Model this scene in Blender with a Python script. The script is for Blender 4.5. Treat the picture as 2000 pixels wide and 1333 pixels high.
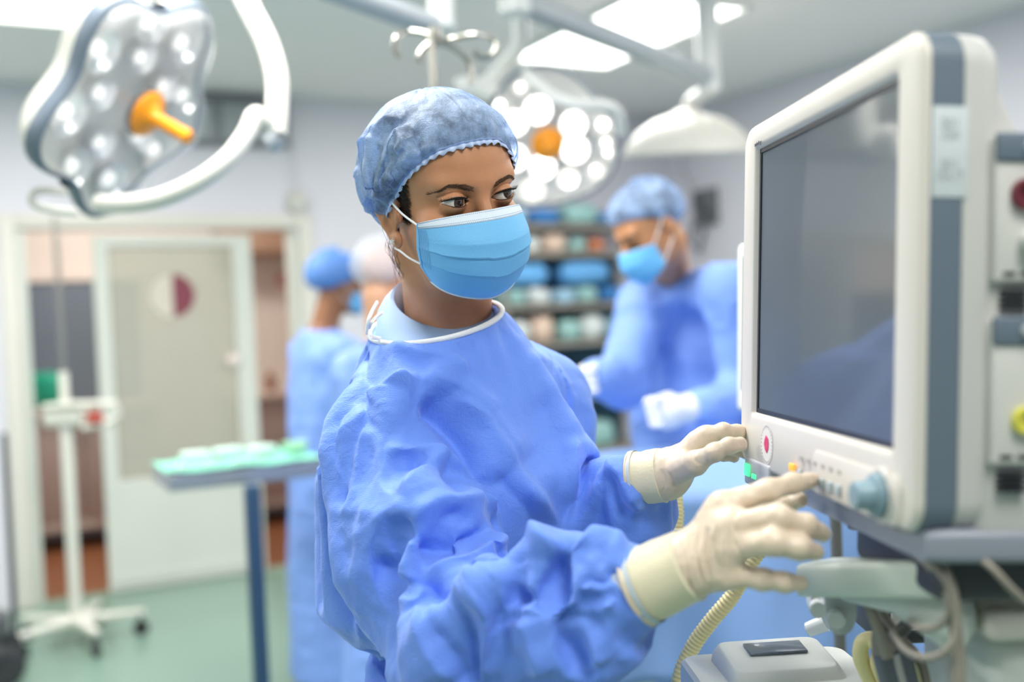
import bpy, bmesh, math, random
import numpy as np
from mathutils import Vector, Matrix, noise as mnoise
random.seed(7); RNG = np.random.default_rng(7)
SC = bpy.context.scene
COL = SC.collection
for _o in list(bpy.data.objects): bpy.data.objects.remove(_o)

# ------------------------------------------------------------------ camera
FPX = 2100.0                                   # focal length in pixels of a 2000 px wide frame
ROLL = math.radians(2.46); PITCH = math.atan((666.5 - 612) / FPX)
CF = np.array([0, math.cos(PITCH), -math.sin(PITCH)])
_U0 = np.array([0, math.sin(PITCH), math.cos(PITCH)]); _R0 = np.array([1.0, 0, 0])
CR = math.cos(ROLL) * _R0 - math.sin(ROLL) * _U0
CU = math.sin(ROLL) * _R0 + math.cos(ROLL) * _U0
CC = np.array([0, 0, 1.5])
def at(x, y, d):                               # point seen at photo pixel (x, y), d metres away along the view axis
    return CC + d * (CF + CR * ((x - 1000) / FPX) - CU * ((y - 666.5) / FPX))
def proj(P):
    D = np.asarray(P, float) - CC; z = D @ CF
    return np.stack([1000 + FPX * (D @ CR) / z, 666.5 - FPX * (D @ CU) / z], -1)
cd = bpy.data.cameras.new('camera'); cam = bpy.data.objects.new('camera', cd); COL.objects.link(cam)
cam.matrix_world = Matrix([[CR[i], CU[i], -CF[i], CC[i]] for i in range(3)] + [[0, 0, 0, 1]])
cd.sensor_width = 36; cd.lens = 36 * FPX / 2000; cd.clip_start = 0.05; cd.clip_end = 60
cd.dof.use_dof = True; cd.dof.focus_distance = 1.17; cd.dof.aperture_fstop = 2.0; cd.dof.aperture_blades = 0
SC.camera = cam

# ------------------------------------------------------------------ world, lights, exposure
SC.view_settings.view_transform = 'Standard'; SC.view_settings.look = 'None'
SC.view_settings.gamma = 1; SC.view_settings.use_curve_mapping = False
SC.view_settings.exposure = 0.60
wd = bpy.data.worlds.new('world'); SC.world = wd; wd.use_nodes = True
wd.node_tree.nodes['Background'].inputs[0].default_value = (0.9, 0.95, 1.0, 1)
wd.node_tree.nodes['Background'].inputs[1].default_value = 0.3

TH = math.radians(63)                          # the room's axes: a runs along the door wall, b away into the room
AX = np.array([math.sin(TH), math.cos(TH), 0]); BX = np.array([-math.cos(TH), math.sin(TH), 0])
ROOMZ = math.pi / 2 - TH
CEIL = 2.87
def RW(a, b, z): return AX * a + BX * b + np.array([0, 0, z])
def plane_z(x, y, z):
    d = at(x, y, 1) - CC; return CC + d * (z - CC[2]) / d[2]
def plane_b(x, y, b):                          # (a, z) where the ray through a pixel meets the plane b
    d = at(x, y, 1) - CC; t = b / (d @ BX); p = CC + d * t; return p @ AX, p[2]
PANELS = [(a, b) for a in (-2.09, 0.44, 2.97) for b in (-0.5, 2.0, 4.52)]
for i, (a, b) in enumerate(PANELS):
    ld = bpy.data.lights.new('panel_light', 'AREA'); ld.shape = 'RECTANGLE'; ld.size = 0.60; ld.size_y = 1.18
    ld.energy = (18 if a > 2 else 27) if b > 4 else {(-2.09, 2.0): 32, (0.44, 2.0): 36, (2.97, 2.0): 20, (0.44, -0.5): 20, (2.97, -0.5): 13}.get((a, b), 6); ld.color = (1.0, 0.985, 0.95)
    lo = bpy.data.objects.new('panel_light', ld); COL.objects.link(lo)
    lo.location = RW(a, b, CEIL - 0.035); lo.rotation_euler = (0, 0, ROOMZ)

# ------------------------------------------------------------------ materials
def lin(c):
    if isinstance(c, str): c = tuple(int(c[i:i + 2], 16) for i in (0, 2, 4))
    return tuple(((v / 255) / 12.92 if v / 255 <= 0.04045 else ((v / 255 + 0.055) / 1.055) ** 2.4) for v in c) + (1.0,)
MATS = {}
def mat(name, col, rough=0.5, metal=0.0, var=0.04, vscale=6.0, bump=0.0, bscale=200.0, alpha=1.0, trans=0.0, emit=0.0, spec=0.5,
        sss=0.0, sheen=0.0, coat=0.0, detail=3.0, ecol=None):
    if name in MATS: return MATS[name]
    m = bpy.data.materials.new(name); MATS[name] = m; m.use_nodes = True
    N = m.node_tree.nodes; L = m.node_tree.links; p = N['Principled BSDF']
    c = lin(col); tc = N.new('ShaderNodeTexCoord')
    nz = N.new('ShaderNodeTexNoise'); nz.inputs['Scale'].default_value = vscale; nz.inputs['Detail'].default_value = detail
    L.new(tc.outputs['Object'], nz.inputs['Vector'])
    mx = N.new('ShaderNodeMix'); mx.data_type = 'RGBA'
    mx.inputs[6].default_value = tuple(v * (1 - var) for v in c[:3]) + (1,)
    mx.inputs[7].default_value = tuple(min(1, v * (1 + var)) for v in c[:3]) + (1,)
    L.new(nz.outputs['Fac'], mx.inputs[0]); L.new(mx.outputs[2], p.inputs['Base Color'])
    p.inputs['Roughness'].default_value = rough; p.inputs['Metallic'].default_value = metal
    p.inputs['Specular IOR Level'].default_value = spec; p.inputs['Alpha'].default_value = alpha
    p.inputs['Transmission Weight'].default_value = trans
    p.inputs['Coat Weight'].default_value = coat
    if sheen: p.inputs['Sheen Weight'].default_value = sheen
    if sss:
        p.inputs['Subsurface Weight'].default_value = sss; p.inputs['Subsurface Radius'].default_value = (1.0, 0.35, 0.18)
        p.inputs['Subsurface Scale'].default_value = 0.006
    if emit:
        p.inputs['Emission Color'].default_value = lin(ecol or col); p.inputs['Emission Strength'].default_value = emit
    if bump:
        b2 = N.new('ShaderNodeTexNoise'); b2.inputs['Scale'].default_value = bscale; b2.inputs['Detail'].default_value = 2
        L.new(tc.outputs['Object'], b2.inputs['Vector'])
        bp = N.new('ShaderNodeBump'); bp.inputs['Strength'].default_value = bump; bp.inputs['Distance'].default_value = 0.002
        L.new(b2.outputs['Fac'], bp.inputs['Height']); L.new(bp.outputs['Normal'], p.inputs['Normal'])
    m['p'] = p.name
    return m
def nodes_of(m): return m.node_tree.nodes, m.node_tree.links, m.node_tree.nodes['Principled BSDF']

# ------------------------------------------------------------------ mesh helpers
def new_obj(name, verts, faces, material=None, parent=None, smooth=True, sharp=None):
    me = bpy.data.meshes.new(name)
    if isinstance(faces, np.ndarray):
        verts = np.asarray(verts, np.float32); nf, k = faces.shape
        me.vertices.add(len(verts)); me.vertices.foreach_set('co', verts.ravel())
        me.loops.add(nf * k); me.loops.foreach_set('vertex_index', faces.astype(np.int32).ravel())
        me.polygons.add(nf); me.polygons.foreach_set('loop_start', np.arange(0, nf * k, k, dtype=np.int32))
        me.polygons.foreach_set('loop_total', np.full(nf, k, np.int32)); me.update(calc_edges=True); me.validate()
    else:
        me.from_pydata([tuple(map(float, v)) for v in verts], [], faces); me.update()
    if smooth: me.polygons.foreach_set('use_smooth', [True] * len(me.polygons))
    if sharp is not None: me.set_sharp_from_angle(angle=math.radians(sharp))
    o = bpy.data.objects.new(name, me); COL.objects.link(o)
    if material: me.materials.append(material)
    if parent: o.parent = parent
    return o
def empty(name, loc=(0, 0, 0), rz=0.0, mw=None):
    o = bpy.data.objects.new(name, None); COL.objects.link(o); o.empty_display_size = 0.05
    if mw is not None: o.matrix_world = mw
    else: o.location = tuple(loc); o.rotation_euler = (0, 0, rz)
    bpy.context.view_layer.update()
    return o
def tag(o, label, cat, group=None):
    o['label'] = label; o['category'] = cat
    if group: o['group'] = group
    return o
def struct(o, name=None):
    o['kind'] = 'structure'
    return o
class G:
    """collects shapes in one mesh"""
    def __init__(s, T=None): s.v = []; s.f = []; s.T = T
    def add(s, vs, fs):
        n = len(s.v)
        for v in vs:
            v = np.asarray(v, float)
            if s.T is not None: v = s.T[:3, :3] @ v + s.T[:3, 3]
            s.v.append(v)
        s.f += [tuple(i + n for i in f) for f in fs]; return s
    def box(s, c, d, R=None, bev=0.0, seg=3):
        """box of full size d about c, edges rounded by bev"""
        bm = bmesh.new(); bmesh.ops.create_cube(bm, size=1)
        for v in bm.verts: v.co = Vector((v.co.x * d[0], v.co.y * d[1], v.co.z * d[2]))
        if bev: bmesh.ops.bevel(bm, geom=list(bm.edges), offset=min(bev, min(d) * 0.49), segments=seg, profile=0.5, affect='EDGES')
        vs = [np.array(v.co) for v in bm.verts]
        if R is not None: vs = [np.asarray(R) @ v for v in vs]
        bm.verts.index_update(); fs = [tuple(v.index for v in f.verts) for f in bm.faces]; bm.free()
        return s.add([v + np.asarray(c, float) for v in vs], fs)
    def tube(s, pts, r, n=12, cap=True, sx=1.0, closed=False):
        pts = [np.asarray(p, float) for p in pts]; m = len(pts)
        rr = list(r) if hasattr(r, '__len__') else [r] * m
        vs = []; up = None
        for i, p in enumerate(pts):
            if closed: t = pts[(i + 1) % m] - pts[i - 1]
            else: t = pts[min(i + 1, m - 1)] - pts[max(i - 1, 0)]
            t = t / (np.linalg.norm(t) + 1e-12)
            if up is None:
                up = np.array([0, 0, 1.0]) if abs(t[2]) < 0.9 else np.array([1.0, 0, 0])
            u = up - t * (up @ t); u /= np.linalg.norm(u) + 1e-12; w = np.cross(t, u); up = u
            for k in range(n):
                a = 2 * math.pi * k / n
                vs.append(p + rr[i] * (math.cos(a) * u * sx + math.sin(a) * w))
        fs = []
        for i in range(m if closed else m - 1):
            j = (i + 1) % m
            for k in range(n): fs.append((i * n + k, i * n + (k + 1) % n, j * n + (k + 1) % n, j * n + k))
        if cap and not closed: fs.append(tuple(range(n))[::-1]); fs.append(tuple((m - 1) * n + k for k in range(n)))
        return s.add(vs, fs)
    def lathe(s, prof, n=24, c=(0, 0, 0), R=None, sy=1.0, cap=True):
        """profile [(r, z)] spun about z"""
        vs = []
        for (r, z) in prof:
            for k in range(n):
                a = 2 * math.pi * k / n; vs.append(np.array([r * math.cos(a), sy * r * math.sin(a), z]))
        if R is not None: vs = [np.asarray(R) @ v for v in vs]
        fs = []
        for i in range(len(prof) - 1):
            for k in range(n): fs.append((i * n + k, i * n + (k + 1) % n, (i + 1) * n + (k + 1) % n, (i + 1) * n + k))
        if cap and prof[0][0] > 1e-6: fs.append(tuple(range(n))[::-1])
        if cap and prof[-1][0] > 1e-6: fs.append(tuple((len(prof) - 1) * n + k for k in range(n)))
        return s.add([v + np.asarray(c, float) for v in vs], fs)
    def prism(s, poly, c, ex, ey, ez, d, inset=0.0):
        """polygon [(u, v)] in the plane ex, ey pushed d along ez; inset rounds the far rim"""
        c, ex, ey, ez = (np.asarray(q, float) for q in (c, ex, ey, ez)); n = len(poly)
        vs = [c + ex * u + ey * v for u, v in poly] + [c + ex * u + ey * v + ez * d for u, v in poly]
        fs = [tuple(range(n))[::-1], tuple(range(n, 2 * n))] + [(k, (k + 1) % n, n + (k + 1) % n, n + k) for k in range(n)]
        return s.add(vs, fs)
    def loft(s, loops, cap=True, closed=True):
        n = len(loops[0]); vs = [p for lp in loops for p in lp]; fs = []
        for i in range(len(loops) - 1):
            for k in range(n if closed else n - 1): fs.append((i * n + k, i * n + (k + 1) % n, (i + 1) * n + (k + 1) % n, (i + 1) * n + k))
        if cap and closed: fs.append(tuple(range(n))[::-1]); fs.append(tuple((len(loops) - 1) * n + k for k in range(n)))
        return s.add(vs, fs)
    def build(s, name, material, parent=None, smooth=True, sharp=40, bev=0.0, seg=2):
        o = new_obj(name, s.v, s.f, material, parent, smooth, None if bev else sharp)
        bm = bmesh.new(); bm.from_mesh(o.data); bmesh.ops.recalc_face_normals(bm, faces=list(bm.faces)); bm.to_mesh(o.data); bm.free()
        if smooth and not bev: o.data.set_sharp_from_angle(angle=math.radians(sharp))
        if bev:
            md = o.modifiers.new('bevel', 'BEVEL'); md.width = bev; md.segments = seg; md.limit_method = 'ANGLE'; md.angle_limit = math.radians(30)
        return o
def rrect(w, h, r, n=6):
    out = []
    for cx, cy, a0 in ((w / 2 - r, h / 2 - r, 0), (-w / 2 + r, h / 2 - r, 90), (-w / 2 + r, -h / 2 + r, 180), (w / 2 - r, -h / 2 + r, 270)):
        for k in range(n + 1):
            a = math.radians(a0 + 90 * k / n); out.append((cx + r * math.cos(a), cy + r * math.sin(a)))
    return out
def catmull(P, n=8):
    P = [np.asarray(p, float) for p in P]; out = []
    Q = [2 * P[0] - P[1]] + P + [2 * P[-1] - P[-2]]
    for i in range(1, len(Q) - 2):
        a, b, c, d = Q[i - 1:i + 3]
        for k in range(n):
            t = k / n; out.append(0.5 * (2 * b + (c - a) * t + (2 * a - 5 * b + 4 * c - d) * t * t + (3 * b - a - 3 * c + d) * t ** 3))
    out.append(P[-1]); return out
def frame(z, up=(0, 0, 1)):
    """rotation whose third column is z"""
    z = np.asarray(z, float); z = z / np.linalg.norm(z); x = np.cross(up, z)
    if np.linalg.norm(x) < 1e-6: x = np.array([1.0, 0, 0])
    x /= np.linalg.norm(x); return np.stack([x, np.cross(z, x), z], 1)
def mat4(R, t):
    M = np.eye(4); M[:3, :3] = R; M[:3, 3] = t; return M
def text_obj(name, s, size, material, parent, T, align='CENTER', extrude=0.0002):
    cu = bpy.data.curves.new(name, 'FONT'); cu.body = s; cu.size = size; cu.align_x = align; cu.align_y = 'CENTER'; cu.extrude = extrude
    o = bpy.data.objects.new(name, cu); COL.objects.link(o); dg = bpy.context.evaluated_depsgraph_get()
    me = bpy.data.meshes.new_from_object(o.evaluated_get(dg)); bpy.data.objects.remove(o)
    o = bpy.data.objects.new(name, me); COL.objects.link(o); me.materials.clear(); me.materials.append(material)
    me.transform(Matrix(T.tolist())); o.parent = parent
    return o

# ------------------------------------------------------------------ implicit surfaces (for bodies, hands, cloth)
def smin(a, b, k):
    if k <= 0: return np.minimum(a, b)
    h = np.maximum(k - np.abs(a - b), 0) / k
    return np.minimum(a, b) - h * h * k * 0.25
def smax(a, b, k): return -smin(-a, -b, k)
def rc(P, a, b, r1, r2):
    a = np.asarray(a, P.dtype); ba = np.asarray(b, P.dtype) - a; pa = P - a
    t = np.clip(pa @ ba / (ba @ ba + 1e-12), 0, 1)
    return np.sqrt(((pa - t[:, None] * ba) ** 2).sum(1)) - (r1 + (r2 - r1) * t)
def el(P, c, r, R=None):
    q = P - np.asarray(c, P.dtype)
    if R is not None: q = q @ np.asarray(R, P.dtype)
    r = np.asarray(r, P.dtype); k0 = np.sqrt(((q / r) ** 2).sum(1)); k1 = np.sqrt(((q / r ** 2) ** 2).sum(1)) + 1e-9
    return k0 * (k0 - 1) / k1
def loftd(P, keys, p=2.4, axis=None):
    """stack of superellipse sections: keys rows z, cx, cy, hx, hy"""
    K = np.asarray(keys, float); z = P[:, 2]
    cx, cy, hx, hy = (np.interp(z, K[:, 0], K[:, i]) for i in (1, 2, 3, 4))
    qx = np.abs(P[:, 0] - cx) / hx; qy = np.abs(P[:, 1] - cy) / hy
    d = ((qx ** p + qy ** p) ** (1 / p) - 1) * np.minimum(hx, hy)
    dz = np.maximum(K[0, 0] - z, z - K[-1, 0])
    return np.maximum(d, dz)
def mesh_sdf(fn, axes, ratio=4, project=1, bandk=2.2):
    """surface nets over a rectilinear grid, evaluated only near the surface"""
    ax = [np.asarray(a, np.float64) for a in axes]; n = [len(a) for a in ax]
    def ev(P):
        out = np.empty(len(P), np.float64)
        for i in range(0, len(P), 400000): out[i:i + 400000] = fn(P[i:i + 400000])
        return out
    ci = [np.unique(np.r_[np.arange(0, m, ratio), m - 1]) for m in n]
    CX = np.stack(np.meshgrid(*[a[c] for a, c in zip(ax, ci)], indexing='ij'), -1).reshape(-1, 3)
    fc = ev(CX).reshape([len(c) for c in ci])
    steps = [np.diff(a[c]) for a, c in zip(ax, ci)]
    sm = np.maximum(np.maximum(steps[0][:, None, None], steps[1][None, :, None]), steps[2][None, None, :])
    b = [len(c) - 1 for c in ci]
    mn = np.full(b, 1e9); mx_ = np.full(b, -1e9)
    for i in (0, 1):
        for j in (0, 1):
            for k in (0, 1):
                q = fc[i:i + b[0], j:j + b[1], k:k + b[2]]; mn = np.minimum(mn, q); mx_ = np.maximum(mx_, q)
    act = (mn < bandk * sm) & (mx_ > -bandk * sm)
    # fine mask
    F = np.empty(n, np.float32); msk = np.zeros(n, bool)
    idx = [np.clip(np.searchsorted(c, np.arange(m), side='right') - 1, 0, len(c) - 2) for c, m in zip(ci, n)]
    F[:] = fc[np.ix_(*[np.minimum(i, len(c) - 1) for i, c in zip(idx, ci)])]
    am = act[np.ix_(*idx)]; msk |= am
    for d in range(3):     # block borders belong to both neighbours
        idm = [i.copy() for i in idx]; on = np.isin(np.arange(n[d]), ci[d]); idm[d] = np.where(on, np.maximum(idm[d] - 1, 0), idm[d])
        msk |= act[np.ix_(*idm)]
    msk[:-1] |= msk[1:]; msk[:, :-1] |= msk[:, 1:]; msk[:, :, :-1] |= msk[:, :, 1:]
    w = np.argwhere(msk); P = np.stack([ax[d][w[:, d]] for d in range(3)], 1)
    F[msk] = ev(P)
    F[(F > -1e-9) & (F < 1e-9)] = 1e-9
    ins = F < 0
    c = [m - 1 for m in n]
    acc = np.zeros(c, np.uint8)
    for i in (0, 1):
        for j in (0, 1):
            for k in (0, 1): acc += ins[i:i + c[0], j:j + c[1], k:k + c[2]]
    cells = np.argwhere((acc > 0) & (acc < 8)); vid = np.full(c, -1, np.int64); vid[tuple(cells.T)] = np.arange(len(cells))
    sv = np.zeros((len(cells), 3)); cnt = np.zeros(len(cells))
    corners = [(i, j, k) for i in (0, 1) for j in (0, 1) for k in (0, 1)]
    for A in corners:
        for d in range(3):
            if A[d]: continue
            Bq = list(A); Bq[d] = 1
            ia = cells + np.array(A); ib = cells + np.array(Bq)
            fa = F[tuple(ia.T)]; fb = F[tuple(ib.T)]; m = (fa < 0) != (fb < 0)
            t = fa[m] / (fa[m] - fb[m])
            pa = np.stack([ax[q][ia[m][:, q]] for q in range(3)], 1); pb = np.stack([ax[q][ib[m][:, q]] for q in range(3)], 1)
            sv[m] += pa + (pb - pa) * t[:, None]; cnt[m] += 1
    V = sv / np.maximum(cnt, 1)[:, None]
    faces = []
    for d in range(3):
        o1, o2 = [q for q in range(3) if q != d]
        sl0 = [slice(None)] * 3; sl1 = [slice(None)] * 3; sl0[d] = slice(0, -1); sl1[d] = slice(1, None)
        x = ins[tuple(sl0)] != ins[tuple(sl1)]
        e = np.argwhere(x); e = e[(e[:, o1] > 0) & (e[:, o2] > 0) & (e[:, o1] < n[o1] - 1) & (e[:, o2] < n[o2] - 1)]
        def cid(da, db):
            q = e.copy(); q[:, o1] += da; q[:, o2] += db; return vid[tuple(q.T)]
        qd = np.stack([cid(-1, -1), cid(0, -1), cid(0, 0), cid(-1, 0)], 1)
        fl = ins[tuple(e.T)]
        if d == 1: fl = ~fl
        qd[~fl] = qd[~fl][:, ::-1]; faces.append(qd)
    faces = np.concatenate(faces); faces = faces[(faces >= 0).all(1)]
    for _ in range(project):
        h = 0.0006; f0 = ev(V)
        g = np.stack([(ev(V + h * np.eye(3)[q]) - f0) / h for q in range(3)], 1)
        gn = (g ** 2).sum(1); V = V - np.clip(f0 / np.maximum(gn, 0.25), -0.002, 0.002)[:, None] * g
    return V, faces
def vnormals(V, Fq):
    a, b, c, d = (V[Fq[:, i]] for i in range(4)); nn = np.cross(c - a, d - b); N = np.zeros_like(V)
    for i in range(4): np.add.at(N, Fq[:, i], nn)
    return N / (np.linalg.norm(N, axis=1)[:, None] + 1e-12)
def laplace(V, Fq, it=1, lam=0.5, w=None):
    E = np.concatenate([Fq[:, [0, 1]], Fq[:, [1, 2]], Fq[:, [2, 3]], Fq[:, [3, 0]]]); n = len(V)
    cnt = np.bincount(E[:, 0], minlength=n) + np.bincount(E[:, 1], minlength=n); cnt = np.maximum(cnt, 1)
    for _ in range(it):
        S = np.stack([np.bincount(E[:, 0], V[E[:, 1], q], n) + np.bincount(E[:, 1], V[E[:, 0], q], n) for q in range(3)], 1) / cnt[:, None]
        V = V + (S - V) * (lam if w is None else lam * w[:, None])
    return V
def grad_noise(P, seed=0):
    """cheap value noise, smooth, about -1..1"""
    P = np.asarray(P, float) + 137.3 + seed * 17.17; i = np.floor(P).astype(np.int64); f = P - i; f = f * f * f * (f * (f * 6 - 15) + 10)
    def h(x, y, z):
        v = (x * 73856093) ^ (y * 19349663) ^ (z * 83492791) ^ (seed * 2654435)
        v = (v ^ (v >> 13)) * 1274126177 & 0x7fffffff; v = (v ^ (v >> 16)) * 668265263 & 0x7fffffff
        return (v % 65536) / 32768.0 - 1
    r = 0
    for a in (0, 1):
        for b in (0, 1):
            for c in (0, 1):
                w = (f[:, 0] if a else 1 - f[:, 0]) * (f[:, 1] if b else 1 - f[:, 1]) * (f[:, 2] if c else 1 - f[:, 2])
                r = r + w * h(i[:, 0] + a, i[:, 1] + b, i[:, 2] + c)
    return r
def polyline_sd(q, L):
    """signed distance of points q (n, 2) to a smoothed polyline, and the position 0..1 along it"""
    S = np.array(catmull([np.array(p, float) for p in L], 6)); best = np.full(len(q), 1e9); sg = np.zeros(len(q)); tt = np.zeros(len(q))
    ln = np.r_[0, np.cumsum(np.linalg.norm(np.diff(S, axis=0), axis=1))]; ln /= ln[-1]
    for i in range(len(S) - 1):
        a, b = S[i], S[i + 1]; ba = b - a; pa = q - a; t = np.clip(pa @ ba / (ba @ ba + 1e-9), 0, 1)
        e = pa - t[:, None] * ba; d = np.hypot(e[:, 0], e[:, 1]); m = d < best
        best = np.where(m, d, best); sg = np.where(m, np.sign(ba[0] * pa[:, 1] - ba[1] * pa[:, 0]), sg); tt = np.where(m, ln[i] + (ln[i + 1] - ln[i]) * t, tt)
    return best * sg, tt
# ------------------------------------------------------------------ the room
M_wall = mat('wall_paint', 'e6e3ec', 0.45, var=0.015, vscale=1.5)
M_ceil = mat('ceiling_paint', 'f8f2f3', 0.7, var=0.01)
M_floor = mat('floor_vinyl', '84a192', 0.28, var=0.03, vscale=3.0)
M_trimw = mat('trim_cream', 'e4dfd6', 0.45, var=0.02)
M_alu = mat('door_alu', 'd9dbd3', 0.4, var=0.02)
A0, A1, B0, B1 = -3.6, 4.6, -2.6, 6.45
def rbox(name, a, b, z, m, bev=0.0, parent=None):
    """box given by ranges along the room's axes"""
    g = G(mat4(np.stack([AX, BX, [0, 0, 1]], 1), np.zeros(3)))
    g.box([(a[0] + a[1]) / 2, (b[0] + b[1]) / 2, (z[0] + z[1]) / 2], [a[1] - a[0], b[1] - b[0], z[1] - z[0]], bev=bev)
    return g.build(name, m, parent, smooth=bool(bev))
ROOMT = mat4(np.stack([AX, BX, [0, 0, 1]], 1), np.zeros(3))
struct(rbox('floor', (A0 - .2, A1 + .2), (B0 - .2, B1 + .12), (-0.1, 0), M_floor))
struct(rbox('ceiling', (A0 - .2, A1 + .2), (B0 - .2, B1 + .12), (CEIL, CEIL + 0.1), M_ceil))
M_unseen_wall = mat('unseen_wall_dark', '878e97', .4, var=.03)  # walls out of view, coloured dark to cut bounce light and deepen contrast
struct(rbox('wall_left', (A0 - .15, A0), (B0, B1), (0, CEIL), M_unseen_wall))
struct(rbox('wall_right', (A1, A1 + .15), (B0, B1), (0, CEIL), M_wall))
struct(rbox('wall_front', (A0, A1), (B0 - .15, B0), (0, CEIL), M_unseen_wall))
DA0, DA1, DZ = plane_b(48, 800, B1)[0], plane_b(598, 800, B1)[0], plane_b(320, 447, B1)[1]
g = G(ROOMT)
for (a, z) in (((A0, DA0), (0, CEIL)), ((DA1, A1), (0, CEIL)), ((DA0, DA1), (DZ, CEIL))):
    g.box([(a[0] + a[1]) / 2, B1 + .06, (z[0] + z[1]) / 2], [a[1] - a[0], .12, z[1] - z[0]])
struct(g.build('wall_back', M_wall, smooth=False))
# door frame: three cream architraves
FW = 0.085
struct(rbox('trim_1', (DA0 - FW, DA0), (B1 - .03, B1), (0, DZ + FW), M_trimw, 0.006))
struct(rbox('trim_2', (DA1, DA1 + FW), (B1 - .03, B1), (0, DZ + FW), M_trimw, 0.006))
struct(rbox('trim_3', (DA0, DA1), (B1 - .03, B1), (DZ, DZ + FW), M_trimw, 0.006))
struct(rbox('trim_4', (DA0, DA0 + .05), (B1, B1 + .12), (0, DZ), M_alu, 0.004))
struct(rbox('trim_5', (DA1 - .05, DA1), (B1, B1 + .12), (0, DZ), M_alu, 0.004))
struct(rbox('baseboard_right', (A1 - .012, A1), (B0, B1), (0, .08), M_trimw))
struct(rbox('baseboard_back', (DA1 + FW, A1 - .012), (B1 - .012, B1), (0, .08), M_trimw))
# sliding door leaf with a tall pane of glass
s0, s1 = plane_b(198, 800, B1)[0], plane_b(507, 800, B1)[0]
dz1 = plane_b(350, 458, B1)[1]
gz0, gz1 = plane_b(340, 930, B1)[1], plane_b(340, 480, B1)[1]
ga0, ga1 = plane_b(222, 700, B1)[0], plane_b(466, 700, B1)[0]
dr = struct(empty('door_1', RW((s0 + s1) / 2, B1 + .05, 0), ROOMZ)); dc = (s0 + s1) / 2
dr['label'] = 'white sliding door leaf with a tall pane in the cream doorway'
g = G(); H = 0.022
for (a, z) in (((s0, ga0), (0.01, dz1)), ((ga1, s1), (0.01, dz1)), ((ga0, ga1), (gz1, dz1)), ((ga0, ga1), (0.01, gz0))):
    g.box([(a[0] + a[1]) / 2 - dc, 0, (z[0] + z[1]) / 2], [a[1] - a[0], 2 * H, z[1] - z[0]])
g.box([0, -H - .004, 0.07], [s1 - s0 - .06, .008, .05])
g.build('door_panel', M_alu, dr, smooth=False)
M_pane = mat('door_glass', 'cbc8ba', 0.12, alpha=0.62, var=0.02)
G().box([(ga0 + ga1) / 2 - dc, 0, (gz0 + gz1) / 2], [ga1 - ga0, .008, gz1 - gz0]).build('pane', M_pane, dr, smooth=False)
ha, hz = plane_b(458, 705, B1)
G().lathe([(0, 0), (.035, .002), (.04, .012), (.02, .03), (0, .034)], 20, (ha - dc, -H, hz), frame((0, -1, 0))).build('door_knob', mat('pinkwhite', 'efdfda', .4), dr)
# round sticker on the pane, one half maroon, one half pale
sa, sz = plane_b(340, 577, B1); rad = 0.125
def half(nm, a0, m):
    pts = [(rad * math.cos(a0 + math.pi * k / 20), rad * math.sin(a0 + math.pi * k / 20)) for k in range(21)]
    G().prism(pts, (sa - dc, -.0065, sz), (1, 0, 0), (0, 0, 1), (0, 1, 0), .002).build(nm, m, dr, smooth=False)
half('sticker_half', -math.pi / 2, mat('maroon', '86404e', .5)); half('sticker_half', math.pi / 2, mat('pale_sticker', 'd9d0c2', .5))
# the next room, seen on both sides of the leaf
M_corr = mat('corridor_beige', 'dccfc4', .6, var=.03); M_wood = mat('corridor_floor', '8f5b3c', .4, var=.12, vscale=5)
CB = 8.55
struct(rbox('floor_corridor', (DA0 - 1.2, DA1 + 1.2), (B1 + .12, CB), (-.1, -.002), M_wood))
struct(rbox('wall_corridor', (DA0 - 1.2, DA1 + 1.2), (CB, CB + .1), (0, CEIL), M_corr))
struct(rbox('wall_corridor_left', (DA0 - 1.3, DA0 - 1.2), (B1 + .12, CB), (0, CEIL), M_corr))
struct(rbox('wall_corridor_right', (DA1 + 1.2, DA1 + 1.3), (B1 + .12, CB), (0, CEIL), M_corr))
struct(rbox('ceiling_corridor', (DA0 - 1.3, DA1 + 1.3), (B1 + .12, CB + .1), (CEIL, CEIL + .1), M_ceil))
ld = bpy.data.lights.new('corridor_light', 'AREA'); ld.shape = 'RECTANGLE'; ld.size = 1.2; ld.size_y = .3; ld.energy = 26; ld.color = (1, .97, .92)
lo = bpy.data.objects.new('corridor_light', ld); COL.objects.link(lo); lo.location = RW((DA0 + DA1) / 2, 7.5, CEIL - .06); lo.rotation_euler = (0, 0, ROOMZ)
# ceiling light panels
M_panel = mat('light_panel', 'fffdf8', .5, emit=3.0, ecol='fffdf6')
M_pframe = mat('panel_frame', 'e6e8e4', .5)
for i, (a, b) in enumerate(PANELS):
    t = empty('ceiling_light', RW(a, b, CEIL), ROOMZ)
    tag(t, {(0.44, 4.52): 'bright square-ended ceiling light panel at upper left, above the white surgical lamp',
            (2.97, 4.52): 'bright ceiling light panel crossed by a dark lamp arm'}.get((a, b), 'flat white ceiling light panel over the near part of the room'), 'ceiling light', 'recessed ceiling light panels')
    g = G()
    for (x, y, w, d) in ((-.315, 0, .03, 1.26), (.315, 0, .03, 1.26), (0, .615, .6, .03), (0, -.615, .6, .03)): g.box([x, y, -.012], [w, d, .024])
    g.build('frame', M_pframe, t, smooth=False)
    G().box([0, 0, -.008], [.6, 1.2, .012]).build('diffuser', M_panel, t, smooth=False)
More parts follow.
